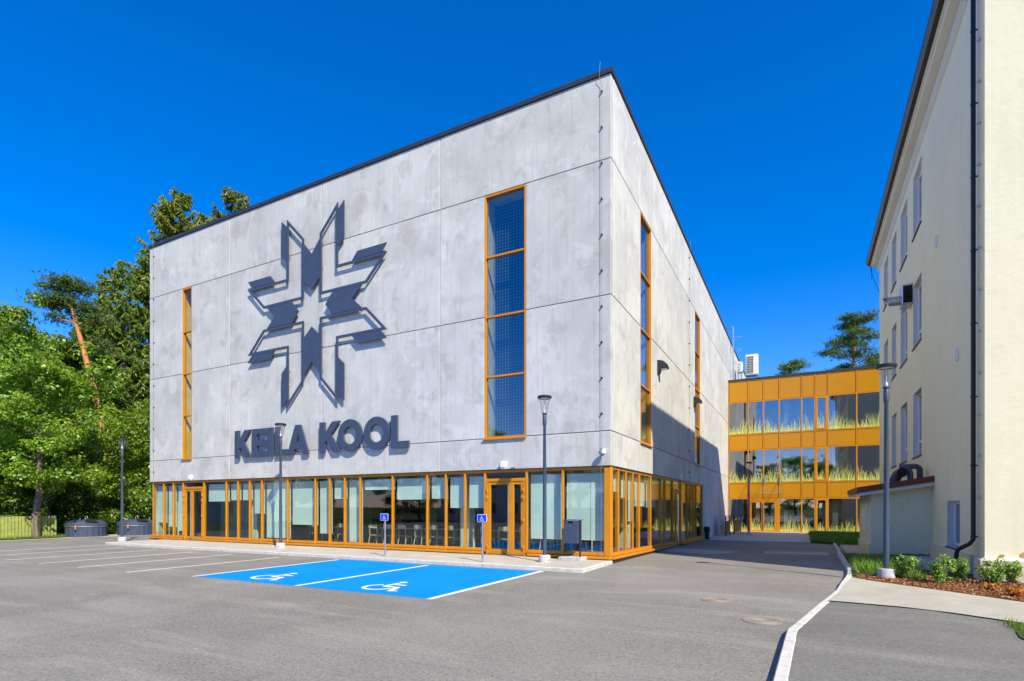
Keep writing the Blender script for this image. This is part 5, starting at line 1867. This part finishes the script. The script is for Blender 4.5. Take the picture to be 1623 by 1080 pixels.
def limb(m, a, b, r0, r1, rg, sag=0.0, n=5, wob=0.08):
    a = np.array(a, float); b = np.array(b, float)
    L = np.linalg.norm(b - a)
    pts = []
    for i in range(n + 1):
        t = i / n
        p = a + (b - a) * t + np.array([0, 0, sag * L * math.sin(math.pi * t)])
        if 0 < i < n:
            p = p + rg.normal(size=3) * wob * L * 0.3
        pts.append(tuple(p))
    m.tube(pts, [r0 + (r1 - r0) * (i / n) for i in range(n + 1)], 7)
    return pts

def mesh_broadleaf(seed, H, rx, base, ncl, per, leaf, mat, bark):
    """returns (wood mesh, leaf mesh)"""
    rg = np.random.default_rng(seed)
    wood = MB()
    r0 = 0.012 * H + 0.06
    top = (rg.normal() * 0.4, rg.normal() * 0.4, H * 0.86)
    trunk = limb(wood, (0, 0, -0.3), top, r0, r0 * 0.15, rg, 0, 9, 0.05)
    centers, radii = [], []
    nb = int(10 + H)
    for k in range(nb):
        f = base / H + (0.92 - base / H) * (k + 0.5) / nb
        ti = min(len(trunk) - 2, int(f / 0.86 * (len(trunk) - 1))) if f < 0.86 else len(trunk) - 2
        o = np.array(trunk[ti])
        o[2] = min(o[2], f * H)
        ang = k * 2.4 + rg.uniform(-0.5, 0.5)
        # crown outline: widest in the lower middle, lumpy
        prof = math.sin(math.pi * min(1.0, max(0.02, (f - base / H * 0.8) / (1.04 - base / H * 0.8))) ** 0.75)
        ln = rx * prof * rg.uniform(0.65, 1.1) + 0.3
        e = o + np.array([math.cos(ang) * ln, math.sin(ang) * ln, ln * rg.uniform(0.05, 0.5)])
        pts = limb(wood, o, e, r0 * 0.32 * (1.1 - f), 0.015, rg, 0.08, 5)
        for q in range(max(1, int(ncl / nb))):
            t = rg.uniform(0.35, 1.08)
            p = o + (e - o) * t + rg.normal(size=3) * ln * 0.17
            p[2] += 0.1
            centers.append(p); radii.append(rg.uniform(0.45, 0.95) * (0.6 + 0.08 * rx))
    centers = np.array(centers); radii = np.array(radii)
    pos, nrm = crown_points(rg, centers, radii, per)
    lv = leaf_quads(rg, pos, nrm, leaf, leaf * 0.75)
    wm = wood.mesh("wood", None, True); wm.materials.append(bark)
    lm = np_mesh("leaves", lv, 4, mat)
    return wm, lm

def mesh_spruce(seed, H, rb, mat, bark, base=0.12, dens=1.0, droop=0.55, ex=0.62):
    rg = np.random.default_rng(seed)
    wood = MB()
    r0 = 0.009 * H + 0.05
    wood.tube([(0, 0, -0.3), (0.05, 0, H * 0.5), (0, 0.05, H * 0.965)], [r0, r0 * 0.6, 0.02], 8)
    P, T = [], []
    nw = int(H * 1.9)
    for k in range(nw):
        f = base + (0.99 - base) * (k / (nw - 1))
        z = H * f
        ln0 = rb * (1 - f) ** ex + 0.25
        nbr = 5 + int(3 * rg.random())
        for b in range(nbr):
            ang = rg.uniform(0, 2 * math.pi)
            ln = ln0 * rg.uniform(0.6, 1.15)
            d = np.array([math.cos(ang), math.sin(ang), 0])
            side = np.array([-d[1], d[0], 0])
            a = np.array([0, 0, z])
            # branch dips then lifts at the tip
            def bp(t):
                return a + d * ln * t + np.array([0, 0, ln * (-0.30 * math.sin(t * math.pi * 0.85) - 0.05 * t + 0.12 * t * t)])
            pts = [tuple(bp(t)) for t in (0, 0.33, 0.66, 1.0)]
            wood.tube(pts, [0.035 * (1.2 - f), 0.025 * (1.2 - f), 0.016 * (1.2 - f), 0.006], 4, False)
            ns = max(6, int(ln * 24 * dens))
            for s in range(ns):
                t = 0.18 + 0.85 * (s + rg.random()) / ns
                p = bp(min(t, 1.02))
                sgn = 1 if s % 2 else -1
                sl = rg.uniform(0.16, 0.40) * (1.15 - 0.5 * t) + 0.06
                dirv = side * sgn * rg.uniform(0.25, 1.0) + d * 0.55 + np.array([0, 0, -droop * rg.uniform(0.2, 1.9)])
                dirv /= np.linalg.norm(dirv)
                P.append(p + rg.normal(size=3) * 0.03); T.append(np.concatenate([dirv, [sl]]))
    P = np.array(P); T = np.array(T)
    n = len(P)
    dv = T[:, :3]; sl = T[:, 3:4] * 1.75
    r = rnd_dirs(rg, n)
    b = np.cross(dv, r); b /= np.linalg.norm(b, axis=1, keepdims=True)
    w = rg.uniform(0.04, 0.075, n)[:, None]
    v = np.empty((n, 4, 3))
    v[:, 0] = P - dv * 0.03
    v[:, 1] = P + dv * sl * 0.45 + b * w
    v[:, 2] = P + dv * sl
    v[:, 3] = P + dv * sl * 0.45 - b * w
    c2 = np.cross(dv, b)
    v2 = np.empty((n, 4, 3))
    v2[:, 0] = P - dv * 0.03
    v2[:, 1] = P + dv * sl * 0.4 + c2 * w
    v2[:, 2] = P + dv * sl * 0.92
    v2[:, 3] = P + dv * sl * 0.4 - c2 * w
    lv = np.concatenate([v.reshape(-1, 3), v2.reshape(-1, 3)])
    wm = wood.mesh("wood", None, True); wm.materials.append(bark)
    return wm, np_mesh("needles", lv, 4, mat)

def mesh_pine(seed, trunk_pts, trunk_r, branches, mat, bark, tuft_n=16, cl_r=0.55, blade=0.22):
    """branches: list of (start, end) ; needle clumps along the outer part"""
    rg = np.random.default_rng(seed)
    wood = MB()
    wood.tube(trunk_pts, trunk_r, 10)
    C = []
    for (a, b, nc) in branches:
        a = np.array(a, float); b = np.array(b, float)
        L = np.linalg.norm(b - a)
        pts = limb(wood, a, b, 0.05 + 0.012 * L, 0.015, rg, 0.10, 5)
        for q in range(nc):
            t = rg.uniform(0.45, 1.05)
            c = a + (b - a) * t + rg.normal(size=3) * np.array([0.22, 0.22, 0.10]) * L * 0.9 + np.array([0, 0, 0.12 * L * math.sin(min(1, t) * math.pi)])
            C.append(c)
            wood.tube([tuple(a + (b - a) * min(0.95, t * 0.9) + np.array([0, 0, 0.1 * L * math.sin(min(1, t) * math.pi)])), tuple(c)], [0.018, 0.008], 4, False)
    C = np.array(C)
    # tufts inside each clump (flattened), blades radiating upward/outward
    n = len(C) * tuft_n
    cc = np.repeat(C, tuft_n, axis=0) + rg.normal(size=(n, 3)) * np.array([cl_r, cl_r, cl_r * 0.30])
    nb = 9
    p = np.repeat(cc, nb, axis=0)
    d = rnd_dirs(rg, len(p)); d[:, 2] = d[:, 2] * 0.8 + 0.35
    d /= np.linalg.norm(d, axis=1, keepdims=True)
    b = np.cross(d, rnd_dirs(rg, len(p))); b /= np.linalg.norm(b, axis=1, keepdims=True)
    ln = blade * rg.uniform(0.7, 1.3, len(p))[:, None]
    w = 0.022
    v = np.empty((len(p), 3, 3))
    v[:, 0] = p + b * w; v[:, 1] = p - b * w; v[:, 2] = p + d * ln
    wm = wood.mesh("wood", None, True); wm.materials.append(bark)
    return wm, np_mesh("needles", v.reshape(-1, 3), 3, mat)

def place_tree(name, label, meshes, loc, rz=0.0, sc=1.0, group=None, cat="tree", parts=("trunk", "crown")):
    t = thing(name, label, cat, loc, group, rz)
    s = sc if hasattr(sc, '__len__') else (sc, sc, sc)
    t.scale = s
    for nm, me in zip(parts, meshes):
        o = bpy.data.objects.new(nm, me)
        COL.objects.link(o); o.parent = t
    return t

GZ = -0.16
BL1 = mesh_broadleaf(1, 12.5, 3.7, 3.4, 300, 62, 0.19, M['leaf_maple'], M['bark_grey'])
BL2 = mesh_broadleaf(2, 12.0, 4.4, 1.0, 300, 60, 0.19, M['leaf_maple'], M['bark_grey'])
BL3 = mesh_broadleaf(3, 15.5, 4.6, 2.0, 300, 60, 0.20, M['leaf_dark'], M['bark_grey'])
BL4 = mesh_broadleaf(4, 8.0, 3.4, 0.5, 240, 60, 0.17, M['leaf_maple'], M['bark_pale'])
SP1 = mesh_spruce(11, 23, 4.6, M['spruce'], M['bark_grey'], 0.12, 1.15)
SP2 = mesh_spruce(12, 21, 4.4, M['spruce'], M['bark_pale'], 0.1, 1.1)
SP3 = mesh_spruce(13, 30, 6.0, M['spruce_warm'], M['bark_grey'], 0.25, 1.3, 0.9, 0.5)
GT = "trees of the wood on the left"
place_tree("maple_tree", "bright maple with a mottled trunk standing before the picket fence", BL1, (-32.15, -1.75, GZ), 0.4, (0.92, 0.92, 0.95), GT)
place_tree("maple_tree", "broad leafy tree at the far left edge behind the fence", BL2, (-40.5, -1.6, GZ), 1.4, (1.15, 1.15, 1.42), GT)
place_tree("leafy_tree", "tall dark leafy tree behind the fence at the left edge", BL3, (-49.5, 3.6, GZ), 2.2, 1.2, GT)
place_tree("leafy_tree", "green leafy tree behind the fence just left of the leaning pine", BL2, (-39.3, 1.9, GZ), 3.1, (0.62, 0.62, 1.0), GT)
place_tree("leafy_tree", "lower leafy tree filling the gap behind the first waste container", BL4, (-35.2, 3.0, GZ), 0.9, 1.0, GT)
place_tree("leafy_tree", "leafy tree close to the left building edge behind the second waste container", BL4, (-33.6, 6.0, GZ), 2.7, (1.0, 1.0, 1.25), GT)
place_tree("leafy_tree", "leafy tree right of the leaning pine trunk", BL2, (-39.0, 7.5, GZ), 4.2, (0.9, 0.9, 0.82), GT)
place_tree("leafy_tree", "shaded leafy tree deep in the wood behind the leaning pine", BL3, (-45.2, 6.2, GZ), 5.2, 0.8, GT)
place_tree("leafy_tree", "shaded leafy tree deep in the wood beyond the fence", BL3, (-52.0, -0.5, GZ), 0.2, 0.85, GT)
place_tree("leafy_tree", "low leafy tree behind the fence's left half", BL4, (-38.0, -2.6, GZ), 5.0, 1.0, GT)
place_tree("leafy_tree", "low leafy tree behind the fence's right end", BL4, (-36.6, 0.6, GZ), 1.9, 0.95, GT)
place_tree("spruce_tree", "spruce with a bare pale trunk right of the leaning pine", SP2, (-43.9, 8.6, GZ), 0.3, (0.9, 0.9, 1.05), GT)
place_tree("spruce_tree", "dense spruce next to the left edge of the concrete building", SP1, (-43.6, 10.4, GZ), 1.7, (1, 1, 1.03), GT)
place_tree("spruce_tree", "spruce behind the leaning pine, partly hidden by it", SP1, (-51.4, 10.4, GZ), 2.9, (1.1, 1.1, 0.9), GT)
place_tree("spruce_tree", "dark spruce deep in the wood at the left edge", SP2, (-60.0, 6.5, GZ), 4.0, (1.2, 1.2, 0.8), GT)
place_tree("spruce_tree", "dark spruce deep in the wood between the leafy trees and the leaning pine", SP2, (-56.0, 8.0, GZ), 4.9, (1.2, 1.2, 0.75), GT)
place_tree("spruce_tree", "tallest spruce with drooping branches rising above the building's left roof edge", SP3, (-45.1, 13.8, GZ), 0.8, (1, 1, 1.03), GT)
place_tree("spruce_tree", "spruce top rising above the roof edge right of the tallest spruce", SP3, (-48.5, 18.6, GZ), 2.4, (1, 1, 1.06), GT)
place_tree("spruce_tree", "yellowish spruce top farthest to the right above the roof edge", SP3, (-47.9, 21.3, GZ), 4.4, (1.2, 1.2, 1.18), GT)

place_tree("spruce_tree", "pointed spruce just left of the leaning pine's crown", SP2, (-58.5, 12.5, GZ), 0.9, (1.2, 1.2, 1.02), GT)
place_tree("spruce_tree", "spruce between the leaning pine and the pale trunked spruce", SP1, (-47.5, 7.9, GZ), 3.6, (1.0, 1.0, 0.78), GT)
place_tree("leafy_tree", "tall leafy tree filling the wood left of the leaning pine", BL2, (-46.5, 1.6, GZ), 0.6, (1.2, 1.2, 1.4), GT)
place_tree("leafy_tree", "leafy tree under the pale trunked spruce", BL1, (-40.6, 8.6, GZ), 2.0, (1.05, 1.05, 0.8), GT)
place_tree("spruce_tree", "tall spruce directly right of the leaning pine's crown", SP2, (-48.3, 9.8, GZ), 5.5, (1.0, 1.0, 1.08), GT)
# leaning pine
tp = [(-39.3, 5.5, GZ), (-39.55, 5.37, 3.5), (-39.85, 5.22, 6.9), (-40.5, 4.88, 10.2), (-41.3, 4.46, 13.6), (-41.95, 4.12, 16.2), (-41.8, 4.2, 17.2)]
o0 = tp[0]
loc_t = [(p[0] - o0[0], p[1] - o0[1], p[2] - o0[2]) for p in tp]
# branch ends given in the plane facing the car park
ru = Vector((0.884, 0.468))
def off(p, a, dz, dep=0.0):
    return (p[0] + ru.x * a - 0.468 * dep, p[1] + ru.y * a + 0.884 * dep, p[2] + dz)
br = []
top = loc_t[-2]
for (a, dz, dep, nc) in ((-1.6, 0.6, 0.4, 5), (0.9, 1.5, 0.2, 6), (0.2, 1.8, -0.6, 5), (-0.9, 1.2, -0.5, 5), (-1.9, -0.3, 0.6, 4), (1.6, 0.0, 0.8, 4), (0.8, -0.6, 1.0, 3), (-1.4, 0.1, -0.9, 4)):
    br.append((top, off(top, a, dz, dep), nc))
mid_p = tuple(0.5 * (loc_t[4][i] + loc_t[5][i]) for i in range(3))
br += [(mid_p, off(mid_p, -1.9, 0.3, 0.0), 2), (mid_p, off(mid_p, 1.7, 0.2, 0.7), 4)]
br += [(loc_t[4], off(loc_t[4], -1.3, -0.7, 0.3), 0), (loc_t[3], off(loc_t[3], -2.2, 0.3, -0.2), 0), (loc_t[3], off(loc_t[3], -1.4, -0.2, 0.5), 0), (loc_t[4], off(loc_t[4], 1.9, -0.8, 0.9), 3)]
PN = mesh_pine(31, loc_t, [0.30, 0.27, 0.24, 0.21, 0.16, 0.10, 0.04], br, M['pine'], M['bark_pine'], 46, 0.46, 0.26)
place_tree("pine_tree", "leaning pine with a bare orange trunk and a tufted crown", PN, o0, 0, 1.0, GT)

# pines beyond the amber wing
def upright_pine(seed, H, rad):
    rg = np.random.default_rng(seed)
    tr = [(0, 0, 0), (0.15, 0, H * 0.5), (-0.1, 0.1, H * 0.8), (0.1, 0, H)]
    br = []
    for k in range(26):
        f = 0.55 + 0.45 * k / 26
        a = k * 2.4 + rg.uniform(-.4, .4)
        ln = rad * (1.25 - f) * 2.0 * rg.uniform(0.7, 1.15)
        z = H * f
        br.append(((0, 0, z), (ln * math.cos(a), ln * math.sin(a), z + ln * rg.uniform(0.0, 0.35)), 4))
    return mesh_pine(seed, tr, [0.35, 0.28, 0.18, 0.04], br, M['pine'], M['bark_pine'], 60, 0.55, 0.34)
UP = upright_pine(41, 27, 3.3)
place_tree("pine_tree", "spreading pine rising above the amber wing's roof", UP, (11.2, 68.4, -0.3), 0.5, 1.0, "pines beyond the amber wing")
place_tree("pine_tree", "small pine top peeping over the amber wing's roof", UP, (4.0, 60.0, -0.3), 2.0, (0.75, 0.75, 0.735), "pines beyond the amber wing")

# shrubs under the wood
def mesh_shrub(seed, H, r, per, leaf, mat, ncl=40, stems=7):
    rg = np.random.default_rng(seed)
    wood = MB(); C = []; Rr = []
    for k in range(stems):
        a = 2 * math.pi * k / stems + rg.uniform(-.3, .3)
        e = np.array([math.cos(a) * r * rg.uniform(0.3, 0.9), math.sin(a) * r * rg.uniform(0.3, 0.9), H * rg.uniform(0.65, 1.0)])
        limb(wood, (e[0] * 0.12, e[1] * 0.12, -0.05), e, 0.012 + 0.006 * H, 0.004, rg, 0.05, 4)
        for q in range(max(1, ncl // stems)):
            t = rg.uniform(0.2, 1.0)
            C.append(e * np.array([t, t, t]) + rg.normal(size=3) * 0.10 * r)
            Rr.append(rg.uniform(0.16, 0.30) * r)
    pos, nrm = crown_points(rg, np.array(C), np.array(Rr), per, 0.9)
    wm = wood.mesh("wood", None, True); wm.materials.append(M['bark_grey'])
    return wm, np_mesh("leaves", leaf_quads(rg, pos, nrm, leaf, leaf * 0.55), 4, mat)
UB = mesh_shrub(51, 2.6, 1.5, 60, 0.13, M['leaf_dark'], 70, 9)
UB2 = mesh_shrub(52, 2.0, 1.4, 60, 0.12, M['leaf_maple'], 70, 9)
for i, (x, y, s, me, lb) in enumerate(((-33.6, 1.9, 0.55, UB2, "low green shrub in the gap between the two waste containers"), (-34.2, 4.9, 1.0, UB, "dark shrub behind the second waste container"),
                                       (-32.8, 5.4, 0.8, UB2, "green shrub against the left building edge"), (-36.0, 2.0, 1.2, UB, "dark shrub behind the first waste container"),
                                       (-35.0, -1.2, 1.0, UB, "dark shrub behind the fence beside the maple trunk"), (-35.5, -3.8, 1.1, UB, "dark shrub behind the left half of the fence"),
                                       (-38.5, 4.4, 1.5, UB, "large dark shrub in the shade under the leaning pine"))):
    place_tree("woodland_shrub", lb, me, (x, y, GZ), 1.3 * i, s, "shrubs at the edge of the wood", "shrub", ("stem", "foliage"))

# shrubs in the bed by the cream building
SH = [mesh_shrub(61, 0.62, 0.34, 30, 0.062, M['leaf_shrub'], 44, 9), mesh_shrub(62, 0.58, 0.36, 30, 0.06, M['leaf_shrub'], 44, 9)]
for i, (x, y, s, k, lb) in enumerate(((7.22, -0.95, 0.95, 0, "green shrub just right of the street lamp in the mulch bed"), (7.78, -1.55, 1.0, 1, "bright green shrub nearest the path in the mulch bed"),
                                      (8.22, -0.90, 0.88, 0, "green shrub before the downpipe's foot"), (8.66, -1.28, 0.9, 1, "low green shrub between the downpipe and the orange plants"),
                                      (9.12, -0.85, 0.85, 0, "green shrub before the plinth at the right edge of the picture"))):
    place_tree("garden_shrub", lb, SH[k], (x, y, 0.0), 1.1 * i, s, "green shrubs in the mulch bed", "shrub", ("stem", "foliage"))
OR = mesh_shrub(71, 0.16, 0.20, 26, 0.05, M['leaf_orange'], 24, 8)
place_tree("orange_plant", "small orange leaved plant in the mulch, the left one of two", OR, (8.40, -2.35, 0.0), 0.3, 0.85, "orange plants in the mulch bed", "plant", ("stem", "foliage"))
place_tree("orange_plant", "small orange leaved plant in the mulch, the one at the picture's right edge", OR, (8.60, -3.05, 0.0), 1.5, 1.0, "orange plants in the mulch bed", "plant", ("stem", "foliage"))

# pink potted plant behind the glass
PF = mesh_shrub(81, 0.5, 0.35, 26, 0.05, M['leaf_pink'], 30, 8)
place_tree("flowering_plant", "pink flowering plant behind the front glazing above the chairs", PF, (-9.95, 2.1, 0.75), 0, 1.0, None, "plant", ("stem", "flower"))

# trees behind the photographer, mirrored in the glass
row = [(-98, -4), (-62, -30), (-45, -42), (-20, -46), (28, -48)]
k = 0
for (a, b) in zip(row[:-1], row[1:]):
    L_ = math.hypot(b[0] - a[0], b[1] - a[1])
    n_ = int(L_ / 4.6)
    for q in range(n_):
        f = q / n_
        x = a[0] + (b[0] - a[0]) * f; y = a[1] + (b[1] - a[1]) * f - 1.5 * (k % 2)
        place_tree("garden_tree", "leafy tree across the car park seen only as a reflection in the glazing", (BL1, BL3, BL2)[k % 3], (x, y, GZ), 0.7 * k, (1.0, 0.8, 1.0)[k % 3] * (1 + 0.12 * math.sin(k * 1.7)), "trees across the car park seen only as reflections")
        k += 1

def house(loc, rz, w, d, h, label):
    t = thing("neighbour_house", label, "house", loc, "pale houses across the car park", rz)
    ORG[t] = Vector((0, 0, 0))
    MB().box(-w/2, w/2, -d/2, d/2, -0.3, h).build("wall", M['white'], t)
    rf = MB().prism([(-w/2 - 0.4, -d/2 - 0.5, h - 0.15), (-w/2 - 0.4, d/2 + 0.5, h - 0.15), (-w/2 - 0.4, 0, h + d * 0.38)], (w + 0.8, 0, 0)).build("roof", M['roof_red'], t)
    MB().box(w * 0.2, w * 0.2 + 0.7, -0.3, 0.4, h + d * 0.2, h + d * 0.38 + 0.7).build("chimney", M['roof_red'], rf)
    for fl in range(2):
        for k in range(5):
            x = -w/2 + w * (k + 0.5) / 5
            wd = MB().box(x - 0.6, x + 0.6, d/2, d/2 + 0.05, 0.9 + fl * 2.9, 2.3 + fl * 2.9).build("window", M['white_frame'], t)
            MB().box(x - 0.5, x + 0.5, d/2 + 0.045, d/2 + 0.06, 1.0 + fl * 2.9, 2.2 + fl * 2.9).build("pane", M['int_dark'], wd)
house((-57.5, -25.5, GZ), R(-35), 16, 9, 6.2, "pale house mirrored in the left end of the glazing")
house((-26.5, -41.5, GZ), R(-8), 13, 8, 6.0, "pale house mirrored in the main entrance door")

# ---- grass, lawns, mulch: uncountable stuff
def blades(name, label_mat, region, n, h, seed, zf, w=0.012):
    rg = np.random.default_rng(seed)
    pts = []
    (x0, x1, y0, y1) = region[0]
    while len(pts) < n:
        x = rg.uniform(x0, x1); y = rg.uniform(y0, y1)
        if region[1](x, y):
            pts.append((x, y, zf(x, y)))
    P = np.array(pts)
    a = rg.uniform(0, 2 * np.pi, n)
    b = np.stack([np.cos(a), np.sin(a), np.zeros(n)], 1) * w
    hh = h * rg.uniform(0.4, 1.2, n)
    lean = rg.normal(size=(n, 2)) * 0.35 * hh[:, None]
    tip = P + np.concatenate([lean, hh[:, None]], 1)
    v = np.stack([P - b, P + b, tip], 1).reshape(-1, 3)
    o = link_mesh(name, np_mesh(name, v, 3, label_mat), None)
    o["kind"] = "stuff"
    return o
blades("lawn_grass", M['grass'], ((6.2, 7.9, -1.3, 5.0), lambda x, y: x > kx(y) + 0.14 and y > -0.35 - (x - 6.3) * 0.7 and x < 7.65 + 0.05 * y), 9000, 0.13, 1, lambda x, y: 0.02)
blades("lawn_grass_tall", M['leaf_shrub'], ((6.3, 7.8, -0.9, 2.6), lambda x, y: x > kx(y) + 0.14 and y > -0.2 - (x - 6.3) * 0.7 and (math.sin(4 * x) + math.sin(3.3 * y)) > 0.1), 900, 0.30, 2, lambda x, y: 0.02, 0.014)
blades("back_lawn_grass", M['grass_dark'], ((5.6, 8.75, 12.4, 29.3), lambda x, y: x > 6.62 or y > 17.1), 9000, 0.14, 3, lambda x, y: -0.18, 0.02)
blades("verge_grass", M['grass'], ((-36, -30.9, -9, 0.6), lambda x, y: x < -31.25 - 0.12 * (y + 4.2)), 12000, 0.16, 4, lambda x, y: -0.08, 0.014)
blades("wood_edge_grass", M['grass'], ((-36, -30.5, 1.2, 8), lambda x, y: x < -31.9 + 0.0 * y and x < -32.6 + 0.55 * (y - 2.8)), 9000, 0.35, 5, lambda x, y: -0.16, 0.018)
blades("corner_grass", M['grass'], ((7.6, 9.5, -9, -6.0), lambda x, y: x > 7.62 and y < -5.98 - 0.75 * (x - 7.78)), 2500, 0.09, 6, lambda x, y: 0.0, 0.008)
# mulch chips
rg = np.random.default_rng(9)
cp_, n = [], 11000
while len(cp_) < n:
    x = rg.uniform(6.2, 11); y = rg.uniform(-6.5, 0.0)
    lo = -1.28 - (x - 6.18) * 1.02
    if y > lo + 0.03 and y < min(-0.6, lo + 3.6) and x > 6.3:
        cp_.append((x, y, rg.uniform(0.004, 0.03)))
cp_ = np.array(cp_)
nr = rg.normal(size=(n, 3)) * 0.5 + np.array([0, 0, 1.0]); nr /= np.linalg.norm(nr, axis=1, keepdims=True)
mul = link_mesh("mulch_chips", np_mesh("mulch_chips", leaf_quads(rg, cp_, nr, 0.06, 0.022, 0.1), 4, M['mulch']), None)
mul["kind"] = "stuff"
